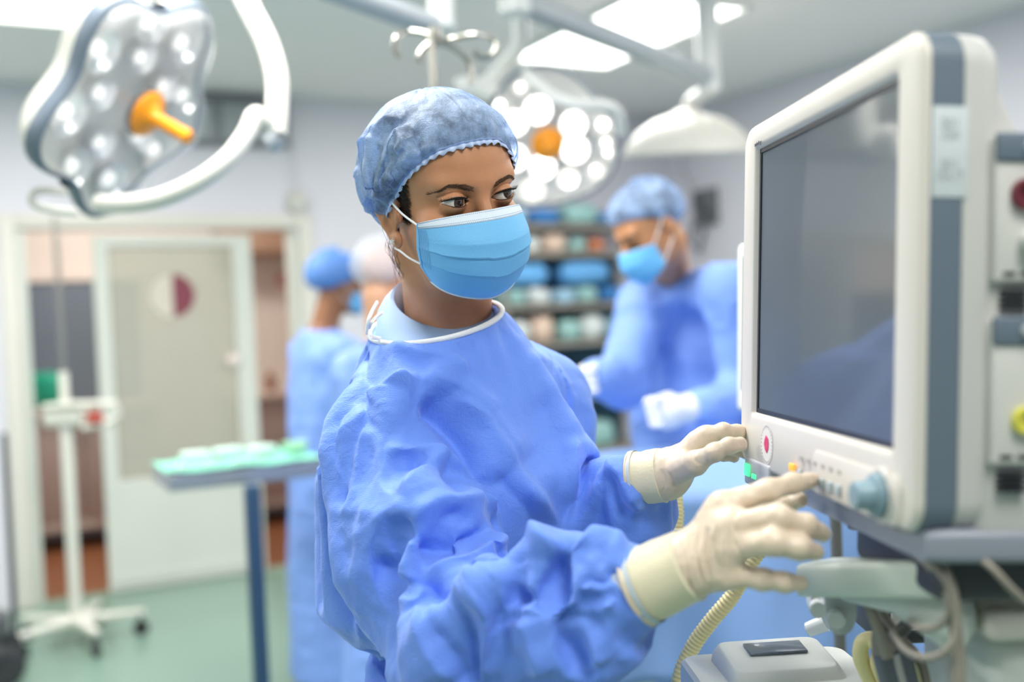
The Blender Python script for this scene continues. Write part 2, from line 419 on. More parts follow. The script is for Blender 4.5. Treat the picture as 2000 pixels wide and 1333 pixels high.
# ------------------------------------------------------------------ the nurse at the monitor
HO = np.array([-0.0726, 1.2478, 1.6431])               # between the eyes
HF = np.array([0.55309, -0.80984, -0.19558]); HU = np.array([-0.03039, -0.25421, 0.96667]); HL = np.array([0.83256, 0.52872, 0.16521])
HM = np.stack([HL, HF, HU], 1)                         # local x = her left, y = forward, z = up
def hw(x, y, z): return HO + HM @ (np.array([x, y, z]) * 0.001)      # millimetres in the head to the world
def to_head(P): return (P - HO) @ np.linalg.inv(HM).T * 1000.0
YB = math.radians(46)
NB = np.array([-0.060, 1.31, 1.45])                    # base of the neck
BF = np.array([math.sin(YB), -math.cos(YB), 0]); BL = np.array([math.cos(YB), math.sin(YB), 0])
def to_body(P):
    q = P - NB; return np.stack([q @ BL, q @ BF, P[:, 2]], 1)
def bw(x, y, z): return np.array([NB[0], NB[1], 0]) + BL * x + BF * y + np.array([0, 0, z])
SR, SL_ = bw(-0.140, -0.02, 1.372), bw(0.143, -0.01, 1.395)
ER, WR = at(925, 1232, 1.05), at(1275, 1143, 0.93)
EL_, WL = at(1110, 1120, 1.36), at(1262, 935, 1.185)

# ---- skin: one continuous body
EYE = [(-31.5, 73.5, 0.0), (31.5, 73.5, 0.0)]; ER_ = 13.2
EW = 16.8
def lidz(u, up): return (5.1 * (1 - abs(u) ** 2.3) + .2 if up else -4.7 * (1 - abs(u) ** 2.1)) + .09 * (EW * u - .5)
def lid_open(q, s):
    """signed, negative inside the eye opening; q in head mm, s = side"""
    x = (q[:, 0] - s * 31.5) * s; z = q[:, 2]          # x > 0 towards the temple
    u = np.clip((x + 0.5) / EW, -1, 1)
    return np.maximum(np.maximum(z - lidz(u, 1), lidz(u, 0) - z), np.abs(x + 0.5) - EW) * 0.85
def head_sdf(q):
    f = el(q, (0, -8, 30), (70, 92, 80))
    f = smin(f, el(q, (0, 38, 32), (59, 48, 52)), 25)
    f = smin(f, el(q, (0, 26, -38), (57, 54, 62)), 25)
    f = smin(f, el(q, (0, 36, -78), (42, 46, 36)), 22)
    f = smin(f, el(q, (0, 70, -103), (19, 16, 14)), 16)
    for s in (-1, 1):
        f = smin(f, el(q, (s * 43, 56, -30), (21, 22, 19)), 16)
        f = smin(f, rc(q, (s * 8, 80, 17), (s * 42, 70, 20), 9.5, 9), 12)
    for s in (-1, 1):
        f = smax(f, -el(q, (s * 31, 93, 0), (19, 15, 12)), 11)
    f = smin(f, rc(q, (0, 81, 6), (0, 99, -34), 7, 9), 9)
    f = smin(f, el(q, (0, 101, -40), (11, 11, 10)), 8)
    for s in (-1, 1):
        f = smin(f, el(q, (s * 12, 96, -43), (8, 10, 8)), 6)
    f = smin(f, el(q, (0, 88, -74), (22, 10, 12)), 8)
    for i, s in enumerate((-1, 1)):
        d = np.linalg.norm(q - np.array(EYE[i]), axis=1)
        lid = np.maximum(d - 14.8, -(q[:, 1] - 70))
        f = smin(f, lid, 4.5)
        # crease above the lid
        x = (q[:, 0] - s * 31.5) * s
        f = f + 1.3 * np.exp(-((q[:, 2] - (10.6 * (1 - (x / 22) ** 2) + 0.1 * x)) / 1.4) ** 2) * (np.abs(x) < 18) * (q[:, 1] > 68)
        f = smax(f, -np.maximum(np.maximum(lid_open(q, s), d - 19), 70 - q[:, 1]), 1.0)
        f = np.where((d < 40) & (q[:, 1] > 60), np.minimum(f, np.maximum(d - 12.3, -(q[:, 1] - 60))), f)
    # ears
    for s in (-1, 1):
        qe = q - np.array([-s * 3.0, 14.0, -4.0])
        c = [(70, -4, 2), (74, -12, 14), (77, -24, 17), (79, -33, 8), (78, -34, -8), (75, -26, -24), (72, -16, -38)]
        for a, b in zip(c[:-1], c[1:]): f = smin(f, rc(qe, (s * a[0], a[1], a[2]), (s * b[0], b[1], b[2]), 4.2, 4.2), 2.5)
        f = smin(f, el(qe, (s * 71, -8, -40), (5, 8.5, 10)), 5)
        f = smin(f, el(qe, (s * 70, -18, -8), (4, 16, 24)), 4)
        f = smin(f, rc(qe, (s * 75, -22, 8), (s * 75, -25, -18), 3, 3), 4)
        f = smin(f, el(qe, (s * 70.5, -1, -14), (5, 5, 7)), 3)
    f = smin(f, rc(q, (3, -18, -62), (13, -38, -178), 51, 53), 22)
    f = smin(f, rc(q, (-46, -20, -70), (2, 14, -190), 9, 11), 24)
    f = smin(f, rc(q, (46, -20, -70), (24, 14, -190), 9, 11), 24)
    return f
def body_sdf(P):
    q = to_head(P); f = np.full(len(P), 1.0)
    m = P[:, 2] > 1.38
    f[m] = head_sdf(q[m]) * 0.001
    b = to_body(P)
    t = loftd(b, [(0.86, 0, -.01, .13, .09), (1.05, 0, -.01, .085, .07), (1.20, 0, 0, .105, .08), (1.33, 0, 0, .11, .08), (1.40, 0, -.01, .07, .05), (1.455, 0, -.01, .045, .04)], 2.2)
    f = smin(f, t, 0.05)
    for S, E, W in ((SR, ER, WR), (SL_, EL_, WL)):
        f = smin(f, rc(P, bw(0, -.01, 1.385), S * .8 + bw(0, -.01, 1.36) * .2, .04, .03), .02)
        f = smin(f, rc(P, S - np.array([0, 0, .012]), E, .027, .029), .02); f = smin(f, rc(P, E, W, .034, .024), .01)
    for s in (-1, 1):
        f = smin(f, rc(P, bw(s * .085, 0, .88), bw(s * .09, .01, .48), .075, .05), .03)
        f = smin(f, rc(P, bw(s * .09, .01, .48), bw(s * .095, -.02, .10), .048, .032), .01)
    return f
def axis_mix(lo, hi, flo, fhi, fine, coarse):
    return np.unique(np.round(np.r_[np.arange(lo, flo, coarse), np.arange(flo, fhi, fine), np.arange(fhi, hi, coarse), hi], 5))
FQ = 0.0013
hx0, hx1 = HO[0] - .105, HO[0] + .105
V, Fa = mesh_sdf(body_sdf, [axis_mix(-.35, .35, -.175, .045, FQ, .010), axis_mix(.85, 1.7, 1.125, 1.39, FQ, .010), axis_mix(.06, 1.80, 1.50, 1.775, FQ, .012)])
M_skin = mat('skin_warm', 'c88d68', 0.40, var=0.10, vscale=55, detail=8, bump=0.22, bscale=1100, sss=0.25, spec=0.45)
nurse = new_obj('person', V, Fa, M_skin)
tag(nurse, 'woman in blue surgical gown, bouffant cap and face mask touching the large patient monitor', 'person')

# ---- eyes
def eye_material():
    m = mat('eye', 'f2efec', 0.08, var=0.01); N, L, p = nodes_of(m)
    tc = N.new('ShaderNodeTexCoord'); sx = N.new('ShaderNodeSeparateXYZ'); L.new(tc.outputs['Object'], sx.inputs[0])
    # the eye's own +z is the line of sight; angle from it picks pupil, iris, white
    cr = N.new('ShaderNodeValToRGB'); e = cr.color_ramp; e.interpolation = 'LINEAR'
    L.new(sx.outputs['Z'], cr.inputs[0])
    mp = N.new('ShaderNodeMapRange'); mp.inputs[1].default_value = 0.0085; mp.inputs[2].default_value = 0.0131
    L.new(sx.outputs['Z'], mp.inputs[0]); L.new(mp.outputs[0], cr.inputs[0])
    def z(r): return ((0.0131 ** 2 - r * r) ** 0.5 - 0.0085) / 0.0046
    e.elements[0].position = 0; e.elements[0].color = lin('e6dcd6'); e.elements[1].position = 1; e.elements[1].color = lin('080505')
    for r, c in ((.0072, 'eee9e6'), (.0066, '2a1610'), (.0052, '3a2014'), (.0034, '4a2918'), (.0030, '0a0605')):
        q = e.elements.new(z(r)); q.color = lin(c)
    L.new(cr.outputs[0], p.inputs['Base Color']); p.inputs['Coat Weight'].default_value = 1.0; p.inputs['Coat Roughness'].default_value = 0.03
    return m
M_eye = eye_material()
M_lash = mat('lash', '140c0a', .6); M_brow = mat('brow', '5a3f2e', .7)
for i, (px, py) in enumerate(((898.5, 397), (993.5, 375.5))):
    c = hw(*EYE[i]); d = (at(px, py, 1) - CC); d /= np.linalg.norm(d)
    oc = CC - c; b_ = oc @ d; t = -b_ - math.sqrt(max(b_ * b_ - (oc @ oc - .0131 ** 2), 0)); g_ = (CC + d * t - c); g_ /= np.linalg.norm(g_)
    R = frame(g_)
    pr = [(0.0131 * math.sin(math.pi * k / 32), 0.0131 * math.cos(math.pi * k / 32)) for k in range(33)]
    o = G().lathe(pr, 40).build('eyeball', M_eye, nurse); o.matrix_world = Matrix(mat4(R, c).tolist())
    # lashes along the lids, one mesh each eye
    s = (-1, 1)[i]; g = G(); rr = random.Random(5 + i)
    for up in (1, 0):
        n = 60 if up else 34
        for k in range(n):
            u = -0.86 + 1.78 * k / (n - 1); x = EW * u - .5
            z = lidz(u, up)
            rt = math.sqrt(max(14.5 ** 2 - x * x - z * z, 9)); root = np.array([s * (31.5 + x), 73.5 + rt, z])
            ln = (8.0 if up else 3.4) * (0.62 + 0.5 * max(0, u)) * rr.uniform(.8, 1.1)
            fan = u * 0.75 + rr.uniform(-.12, .12); dirn = np.array([s * fan, 0.85, .25 if up else -.45]); dirn /= np.linalg.norm(dirn)
            p1 = root + dirn * ln * .5; p2 = root + dirn * ln * .85 + np.array([0, 0, (ln * .42) if up else -ln * .1])
            g.tube([hw(*root), hw(*p1), hw(*p2)], [.00022 if up else .00013, .00017 if up else .0001, .00004], 4, cap=False)
        # lash line
        pts = []
        for k in range(25):
            u = -0.95 + 1.9 * k / 24; x = EW * u - .5
            z = lidz(u, up)
            rt = math.sqrt(max(14.65 ** 2 - x * x - z * z, 9)); pts.append(hw(s * (31.5 + x), 73.5 + rt - .1, z))
        g.tube(pts, [(.00095 if up else .00032) * (0.4 + math.sin(math.pi * k / 24)) for k in range(25)], 6)
    g.build('eyelashes', M_lash, nurse)
# the head's surface along a ray from outside, for hairs and brows
from mathutils.bvhtree import BVHTree
_b = [v.co[:] for v in nurse.data.vertices]; SKIN = BVHTree.FromPolygons(_b, [tuple(p.vertices) for p in nurse.data.polygons])
def on_skin(x, y, z, dx, dy, dz):
    o = hw(x, y, z); d = HM @ np.array([dx, dy, dz], float); h = SKIN.ray_cast(Vector(o), Vector(d))
    if h[0] is None: return None
    return np.array(h[0]), np.array(h[1])
rr = random.Random(3)
for s in (-1, 1):
    g = G()
    for k in range(300):
        t = rr.random(); row = rr.uniform(-1, 1)
        x = 12 + 41 * t; zc = 12.0 + 7.0 * math.sin(min(1, t / .72) * math.pi / 2) - 9.0 * max(0, t - .66) / .34
        w = 3.9 * (1 - .75 * t ** 1.6) * (0.75 + .25 * min(1, t * 8))
        h = on_skin(s * x, 140, zc + row * w, 0, -1, 0)
        if h is None: continue
        p, n = h; out = (HL * s * (.75 + .4 * t) + HU * (.55 - .95 * t - row * .30)); out -= n * (out @ n); out /= np.linalg.norm(out)
        ln = rr.uniform(.0040, .0065)
        g.tube([p - n * .0002, p + out * ln * .5 + n * .0006, p + out * ln + n * .0002], [.00015, .00013, .00004], 4, cap=False)
    g.build('eyebrow', M_brow, nurse)

# ---- hair under the cap, at the temple and behind the ear
M_hair = mat('hair', '2a1c15', .45, var=.25, vscale=90)
def edge_z(th):
    far = min(1, max(0, (-math.sin(th) - .25) / .5)) if math.cos(th) > -.3 else 0
    return edge_z0(th) - 15 * far * far * (3 - 2 * far)
def edge_z0(th):
    """height of the cap's elastic at azimuth th (0 = front), head mm"""
    c = math.cos(th)
    return float(np.interp(c, [-1, -.55, -.12, .25, .6, .86, 1], [-48, -44, -15, 5, 32, 53, 61]))
def head_R(d):
    """distance from the head's middle to the skull along d"""
    c = np.array([0, -8, 30.]); r = np.array([71.5, 93.5, 81.5]); return 1 / math.sqrt(((d / r) ** 2).sum())
HC = np.array([0, -8, 30.0])
def edge_dir(th):
    x, y = -math.sin(th), math.cos(th); z = edge_z(th); R = 90.0
    for _ in range(6):
        hz = z - HC[2]; d = np.array([x, y, 0]) * 1.0; rad = 1 / math.sqrt((x / 71.5) ** 2 + (y / 93.5) ** 2) * math.sqrt(max(.02, 1 - (hz / 81.5) ** 2))
    v = np.array([x * rad, y * rad, hz]); return v / np.linalg.norm(v)
def cap_point(th, t, off):
    e = edge_dir(th); pole = np.array([0, -.18, 1.0]); pole /= np.linalg.norm(pole)
    w = math.acos(max(-1, min(1, e @ pole))); d = (math.sin((1 - t) * w) * e + math.sin(t * w) * pole) / max(1e-6, math.sin(w))
    R0 = head_R(d); o = hw(*(HC + d * 180)); h = SKIN.ray_cast(Vector(o), Vector(-(HM @ d)), .17)
    if h[0] is not None: R0 = max(R0, min(180 - h[3] * 1000, R0 + 9))
    return HC + d * (R0 + off), d
def shell(nth, nt, off, name, material, parent, ext=None):
    vs, fs = [], []
    for i in range(nth):
        th = 2 * math.pi * i / nth
        for j in range(nt + 1):
            t = j / nt; p, d = cap_point(th, t * .9999, 0); vs.append(off(th, t, p, d))
    for i in range(nth):
        for j in range(nt): a, b = i * (nt + 1), ((i + 1) % nth) * (nt + 1); fs.append((a + j, b + j, b + j + 1, a + j + 1))
    return vs, np.array(fs)
hv, hf = shell(120, 30, lambda th, t, p, d: hw(*(p + d * (2.5 + 1.2 * math.sin(th * 47 + 3 * math.sin(t * 9))))), '', None, None)
hair = new_obj('hair', hv, hf, M_hair, nurse)
# scalp hair at temple and behind the ear: a raised layer on the skin, combed up under the cap
from mathutils.geometry import intersect_point_line
TEMPLE = [(54, 70), (42, 44), (33, 24), (28, 6), (24, -10), (22, -16), (20, -16), (18, -4), (14, 6), (8, 14), (-2, 24), (-22, 24), (-28, 2), (-30, -20), (-36, -46), (-54, -62), (-110, -60), (-110, 80)]
def in_poly(y, z):
    c = np.zeros(len(y), bool); n = len(TEMPLE)
    for i in range(n):
        (y1, z1), (y2, z2) = TEMPLE[i], TEMPLE[i - 1]
        if z1 != z2: c ^= ((z1 > z) != (z2 > z)) & (y < (y2 - y1) * (z - z1) / (z2 - z1) + y1)
    return c
SV = np.array([v.co[:] for v in nurse.data.vertices]); SF = np.array([tuple(p.vertices) for p in nurse.data.polygons]); SN = vnormals(SV, SF); SH_ = to_head(SV)
keep = in_poly(SH_[:, 1], SH_[:, 2]) & (SH_[:, 2] > -70) & (np.abs(SH_[:, 0]) > 30) & (np.abs(SH_[:, 0]) < 76)
kf = SF[keep[SF].all(1)]; us, inv = np.unique(kf, return_inverse=True)
lift = .0010 + .0007 * np.sin(SH_[us, 1] * 1.3 + SH_[us, 2] * 2.1 + 3 * grad_noise(SH_[us] * .06, 2))
hl = new_obj('temple_hair', SV[us] + SN[us] * lift[:, None], inv.reshape(kf.shape), M_hair, hair)
g = G(); rr = random.Random(11)
def comb(p0, d0, ln, lift_, r, bend=0.0, n=5):
    pts = []; p = np.array(p0)
    for k in range(n):
        h = SKIN.find_nearest(Vector(p)); q, nn = np.array(h[0]), np.array(h[1]); pts.append(q + nn * (lift_ * (.4 + .6 * math.sin(math.pi * (k + .5) / n)) ))
        d0 = d0 + HU * bend; dd = d0 - nn * (d0 @ nn); dd /= np.linalg.norm(dd); p = q + dd * ln / n
    g.tube(pts, [r * (.6 + .4 * math.sin(math.pi * (k + .5) / n)) for k in range(n)], 4, cap=False)
for s in (-1, 1):
    for k in range(640):                         # swept back from the hairline
        t = rr.random(); y0 = np.interp(t, [0, .35, .65, 1], [56, 43, 35, 26]) + rr.uniform(-9, 2.0); z0 = np.interp(t, [0, .35, .65, 1], [62, 34, 4, -26]) + rr.uniform(-3, 3)
        h = on_skin(s * 130, y0, z0, -s, 0, 0)
        if h is not None: comb(h[0], -HF * .9 + HU * (.9 - .5 * t + rr.uniform(-.2, .2)), rr.uniform(.012, .026), rr.uniform(.0008, .0022), .00022, -.05)
    for k in range(34):                          # loose wisps behind the ear and at the nape
        p = np.array([s * rr.uniform(55, 64), rr.uniform(-40, -16), rr.uniform(-56, -34)]); pts = [p]; a = rr.uniform(-3, 3)
        for q in range(8):
            p = p + np.array([s * rr.uniform(-2.5, 1.5), 3.4 * math.sin(q * .8 + a) + 1.0, -rr.uniform(3, 7)]); pts.append(p)
        g.tube([hw(*p) for p in catmull(pts, 3)], [.00016] * (len(pts) * 3 - 2), 4, cap=False)
    for k in range(26):                          # baby hairs at the hairline
        y0 = rr.uniform(40, 66); z0 = np.interp(y0, [40, 66], [30, 58]) + rr.uniform(-4, 4)
        h = on_skin(s * 130, y0, z0, -s, 0, 0)
        if h is not None: comb(h[0], -HF * .6 - HU * rr.uniform(0, .8), rr.uniform(.006, .014), .0008, .00009)
g.build('hair_strands', M_hair, hair)

# ---- bouffant cap
def cap_material():
    m = mat('cap_fabric', 'b4cff8', .40, var=.05, vscale=60, bump=.9, bscale=800); N, L, p = nodes_of(m)
    p.inputs['Sheen Weight'].default_value = .25
    tr = N.new('ShaderNodeBsdfTransparent'); tr.inputs[0].default_value = (.72, .82, 1, 1)
    tl = N.new('ShaderNodeBsdfTranslucent'); tl.inputs[0].default_value = lin('8fb4ee')
    m1 = N.new('ShaderNodeMixShader'); m1.inputs[0].default_value = .25; L.new(p.outputs[0], m1.inputs[1]); L.new(tl.outputs[0], m1.inputs[2])
    nz = N.new('ShaderNodeTexNoise'); nz.inputs['Scale'].default_value = 26; nz.inputs['Detail'].default_value = 6; nz.inputs['Roughness'].default_value = .68
    tc = N.new('ShaderNodeTexCoord'); L.new(tc.outputs['Object'], nz.inputs['Vector'])
    mr = N.new('ShaderNodeMapRange'); mr.inputs[1].default_value = .42; mr.inputs[2].default_value = .62; mr.inputs[3].default_value = .06; mr.inputs[4].default_value = .66
    L.new(nz.outputs['Fac'], mr.inputs[0])
    m2 = N.new('ShaderNodeMixShader'); L.new(mr.outputs[0], m2.inputs[0]); L.new(m1.outputs[0], m2.inputs[1]); L.new(tr.outputs[0], m2.inputs[2])
    L.new(m2.outputs[0], N['Material Output'].inputs[0])
    return m
M_cap = cap_material(); M_frill = mat('cap_edge', 'c3d2f4', .6, var=.05)
def cap_off(th, t, p, d):
    back = max(0, -math.cos(th)) ; side = abs(math.sin(th))
    puff = 3 + (10 + (16 * back + 4 * side) * (1 - t * t)) * (1 - math.exp(-t / .13)) * (1 - .8 * t)
    g_ = math.exp(-t / .16)
    wv = (math.sin(th * 38 + 2.2 * math.sin(th * 7)) * 1.5 + math.sin(th * 61 + 1) * .8) * g_ * min(1, t / .02)
    n1 = mnoise.noise(Vector((math.sin(th) * 3.3, math.cos(th) * 3.3, t * 2.2))); n2 = mnoise.noise(Vector((math.sin(th) * 8 + 5, math.cos(th) * 8, t * 5)))
    fold = 4.2 * (.5 - abs(n1)) * min(1, t / .08) * (1 - .6 * t) + 1.6 * (.4 - abs(n2)) * min(1, t / .05)
    # pleats gathered at the temples, spreading up and back
    for s, a0 in ((1, 1.62), (-1, -1.62)):
        da = (th + math.pi) % (2 * math.pi) - math.pi - a0
        if abs(da) < 1.5:
            ang = math.atan2(da, t * 1.9 + .12); fold += 3.2 * (abs(math.sin(ang * 9 + .6)) - .5) * math.exp(-t / .5) * math.exp(-(da / .9) ** 2) * min(1, t / .05)
    return hw(*(p + d * (puff + wv + fold)))
cv, cf = shell(420, 120, cap_off, '', None, None); cv = np.array(cv)
def c1(*p): return [(650 + .4125 * x, 150 + .4127 * y) for x, y in p]
CAPF = [(4.5, 7, 14, c1((198, 600), (180, 430), (215, 270), (330, 150))), (-4, 8, 8, c1((202, 590), (205, 430), (250, 290), (350, 190))), (4.5, 6, 14, c1((208, 575), (240, 420), (300, 290), (385, 215))),
        (3.5, 6, 12, c1((220, 550), (285, 420), (335, 330), (400, 275))), (-3.5, 7, 7, c1((212, 560), (262, 430), (320, 320))), (4, 6, 14, c1((192, 605), (130, 500), (92, 420))), (-3.5, 8, 8, c1((194, 600), (145, 480), (115, 380))),
        (4, 7, 14, c1((195, 590), (155, 450), (150, 330), (205, 205))), (3, 6, 14, c1((250, 510), (330, 410), (425, 345), (520, 300))), (5, 8, 16, c1((98, 470), (135, 570), (190, 650))), (-5, 10, 8, c1((115, 470), (155, 560), (200, 620))),
        (3, 5, 16, c1((280, 240), (350, 300), (400, 380))), (2.5, 5, 14, c1((190, 260), (250, 215), (330, 200))), (2.5, 5, 10, c1((285, 330), (330, 345), (370, 330))), (2.5, 6, 12, c1((120, 330), (180, 300), (250, 330)))]
cn_ = vnormals(cv, cf); cn_ *= np.sign((cn_ * (cv - hw(*HC))).sum(1))[:, None]; q = proj(cv); vw = CC - cv; fc_ = np.clip((cn_ * vw).sum(1) / np.linalg.norm(vw, axis=1) / .3, 0, 1); Dc = np.zeros(len(cv))
for h, wl, wr, L in CAPF:
    d, t = polyline_sd(q, L); x = np.abs(d) / np.where(d < 0, wl, wr); e = np.clip(np.minimum(t, 1 - t) / .15, 0, 1); Dc += 1.5 * h * .001 * np.exp(-np.sqrt(x * x + .03) + .17) * e * fc_
cv = cv + cn_ * Dc[:, None]
cap = new_obj('bouffant_cap', cv, cf, M_cap, nurse)
vs, fs, n = [], [], 480
for i in range(n):
    th = 2 * math.pi * i / n; p, d = cap_point(th, 0, 0); e2, _ = cap_point(th, .02, 0); dn = p - e2; dn = dn / np.linalg.norm(dn)
    wv = math.sin(th * 58 + math.sin(th * 9) * 2)
    vs += [hw(*(p + d * 3.4)), hw(*(p + d * (3.2 + 1.3 * wv) + dn * 3.2)), hw(*(p + d * (3.0 + 2.0 * wv) + dn * (6.2 + 1.2 * math.sin(th * 58 + 1.2))))]
for i in range(n):
    a, b = i * 3, ((i + 1) % n) * 3; fs += [(a, b, b + 1, a + 1), (a + 1, b + 1, b + 2, a + 2)]
fr = new_obj('frill', vs, np.array(fs), M_frill, cap); sm = fr.modifiers.new('t', 'SOLIDIFY'); sm.thickness = .0003
g = G(); g.tube([hw(*(cap_point(2 * math.pi * i / 160, 0, 3.6)[0])) for i in range(160)], .0011, 8, closed=True); g.build('elastic', M_cap, cap)

# ---- face mask
def mask_pt(u, v, off=0.0):
    """u -1..1 across (her right to left), v 0 top .. 1 bottom"""
    cy = np.interp(v, [0, .12, .3, .5, .7, .88, 1], [103, 112, 121, 120, 113, 100, 88]); cz = np.interp(v, [0, .12, .3, .5, .7, .88, 1], [-10, -22, -44, -64, -85, -102, -111])
    sy = np.interp(v, [0, .5, .8, 1], [50, 47, 46, 50]); sz = np.interp(v, [0, .5, .8, 1], [-21, -50, -70, -88]); sx = np.interp(v, [0, .5, .8, 1], [65, 66, 63, 54])
    a = abs(u); k = a ** np.interp(v, [0, .25, .6, 1], [1.30, 1.9, 2.1, 1.9])
    x = sx * math.copysign(math.sin(a * math.pi / 2 * .98) ** 1.02, u); y = cy + (sy - cy) * k; z = cz + (sz - cz) * a ** 1.55
    pl = 0.0
    for v0, h in ((.45, 1.8), (.66, 1.3)):
        vv = v - (v0 + .02 * (1 - a)); pl += h * (math.exp(-max(0, -vv) / .10) * (vv < 0) - .35 * math.exp(-vv / .05) * (vv >= 0)) * min(1, (1 - a) / .12 + .15)
    pl += .9 * mnoise.noise(Vector((u * 3, v * 5, 2.2))) * (1 - v)
    nrm = np.array([x / 60.0 * .9, .75, (.1 if v < .5 else -.45 * (v - .4))]); nrm /= np.linalg.norm(nrm)
    p = np.array([x, y, z]) + nrm * (pl + off); return p
M_mask = mat('mask_blue', '76c0f4', .62, var=.03, vscale=30, bump=.2, bscale=700); M_maskw = mat('mask_white', 'dfe9f6', .6, var=.02)
def mask_patch(name, u0, u1, v0, v1, nu, nv, off, material, parent, thick=.0006):
    vs = [hw(*mask_pt(u0 + (u1 - u0) * i / nu, v0 + (v1 - v0) * j / nv, off)) for i in range(nu + 1) for j in range(nv + 1)]
    fs = [(i * (nv + 1) + j, (i + 1) * (nv + 1) + j, (i + 1) * (nv + 1) + j + 1, i * (nv + 1) + j + 1) for i in range(nu) for j in range(nv)]
    o = new_obj(name, vs, np.array(fs), material, parent); s = o.modifiers.new('t', 'SOLIDIFY'); s.thickness = thick; s.offset = 0; return o
mask = mask_patch('face_mask', -1, 1, 0, 1, 110, 90, 0, M_mask, nurse)
mask_patch('nose_band', -1, 1, -.004, .105, 90, 12, .55, M_maskw, mask)
for s in (-1, 1):
    mask_patch('side_binding', s * .965, s * 1.003, 0, 1, 3, 50, .6, M_mask, mask)
g = G(); g.tube([hw(*mask_pt(-1 + 2 * k / 70, 1.0, .2)) for k in range(71)], .0013, 8); g.build('lower_binding', M_maskw, mask)
g = G(); dots = G()
def dot(u, v, w=.0011, h=.0006):
    p = hw(*mask_pt(u, v, 1.15)); pu = hw(*mask_pt(u + .01, v, 1.15)) - p; pv = hw(*mask_pt(u, v + .01, 1.15)) - p
    pu /= np.linalg.norm(pu); pv -= pu * (pv @ pu); pv /= np.linalg.norm(pv)
    dots.add([p - pu * w * .5 - pv * h * .5, p + pu * w * .5 - pv * h * .5, p + pu * w * .5 + pv * h * .5, p - pu * w * .5 + pv * h * .5], [(0, 1, 2, 3)])
for v in (.012, .078, .095):
    for k in range(96): dot(-.975 + 1.95 * k / 95, v)
for s in (-1, 1):
    for c in range(5):
        for k in range(34): dot(s * (.955 - .028 * c), .13 + .60 * k / 33, .0010, .0007)
dots.build('stitching', mat('mask_stitch', '4a7fb4', .6), mask, smooth=False)
M_loop = mat('ear_loop', 'f4f5f8', .7)
for s in (-1, 1):
    def mp(v): return mask_pt(s * .985, v, .8)
    top = [mp(.03), np.array([s * 70.5, 30, -12]), np.array([s * 72.5, 12, -1]), np.array([s * 75, 2, 9]), np.array([s * 76, -10, 14])]
    G().tube([hw(*p) for p in catmull(top, 8)], .00125, 8).build('ear_loop', M_loop, mask)
    low = [mp(.74), np.array([s * 67.5, 30, -62]), np.array([s * 69.5, 14, -56]), np.array([s * 69, 0, -54])]
    G().tube([hw(*p) for p in catmull(low, 8)], .00125, 8).build('ear_loop', M_loop, mask)
# star ear stud
h = on_skin(-130, 8, -44, 1, 0, 0)
p, n = h; R = frame(n, HU)
st = [(.0042 * (1 if k % 2 == 0 else .45) * math.sin(k * math.pi / 5), .0042 * (1 if k % 2 == 0 else .45) * math.cos(k * math.pi / 5)) for k in range(10)]
G().prism(st, p + n * .0018, R[:, 0], R[:, 1], n, .0016).build('ear_stud', mat('silver', 'f2f0ec', .3, .6), nurse, smooth=False)
# ------------------------------------------------------------------ her gown
def gown_groups(P):
    b = to_body(P)
    t = loftd(b, [(0.30, .0, .0, .215, .175), (.80, .01, .0, .185, .150), (1.02, .01, .0, .150, .125), (1.115, .02, .0, .118, .105), (1.150, .015, -.01, .135, .118), (1.185, .0, -.015, .168, .138),
                  (1.25, -.005, -.015, .170, .146), (1.33, -.014, -.012, .164, .146), (1.40, .0, -.01, .125, .105), (1.45, 0, -.015, .095, .080), (1.475, 0, -.01, .072, .066)], 2.3)
    t = smin(t, el(b, (.0, .075, 1.29), (.115, .062, .10)), .07)
    t = smin(t, rc(b, (-.045, -.015, 1.432), (-.11, -.015, 1.385), .053, .055), .05)
    t = smin(t, rc(b, (.045, -.015, 1.435), (.118, -.015, 1.39), .053, .056), .05)
    ar = smin(rc(P, SR, SR * .45 + ER * .55, .058, .074), rc(P, SR * .45 + ER * .55, ER, .074, .062), .03)
    fr = smin(rc(P, ER, ER * .35 + WR * .65, .068, .060), rc(P, ER * .35 + WR * .65, WR - (WR - ER) * .10, .060, .038), .03)
    ar = smin(ar, fr, .035)
    al = smin(rc(P, SL_, EL_, .060, .055), smin(rc(P, EL_, EL_ * .3 + WL * .7, .056, .052), rc(P, EL_ * .3 + WL * .7, WL - (WL - EL_) * .10, .052, .033), .02), .03)
    return t, ar, al
COLL_C = at(851, 628, 1.285); COLL_N = np.array([-.13, -.27, .955]); COLL_N /= np.linalg.norm(COLL_N)
COLL_U = np.cross([0, 0, 1], COLL_N); COLL_U /= np.linalg.norm(COLL_U); COLL_V = np.cross(COLL_N, COLL_U)
def coll(a, ru=.081, rv=.079, up=0.0): return COLL_C + COLL_U * ru * math.cos(a) + COLL_V * rv * math.sin(a) + COLL_N * up
def gown_sdf(P):
    t, ar, al = gown_groups(P)
    q = P - COLL_C; h = q @ COLL_N; rad = np.sqrt((q @ COLL_U) ** 2 + (q @ COLL_V) ** 2)
    t = smin(t, np.maximum(rad - (.080 - .35 * np.minimum(h, 0)), np.abs(h + .045) - .05), .035)
    f = smin(smin(t, ar, .028), al, .028)
    return smax(smax(f, h, .004), -np.maximum(rad - .069, -(h + .024)), .002)
GR = .0066
gx = [axis_mix(-.36, .32, -.36, .31, GR, GR), axis_mix(.84, 1.66, .84, 1.65, GR, GR), axis_mix(.28, 1.56, .98, 1.555, GR, .013)]
V, Fa = mesh_sdf(gown_sdf, gx)
def gown_inner(P):
    t, ar, al = gown_groups(P); return smin(smin(t + .014, ar + .019, .02), al + .014, .02)
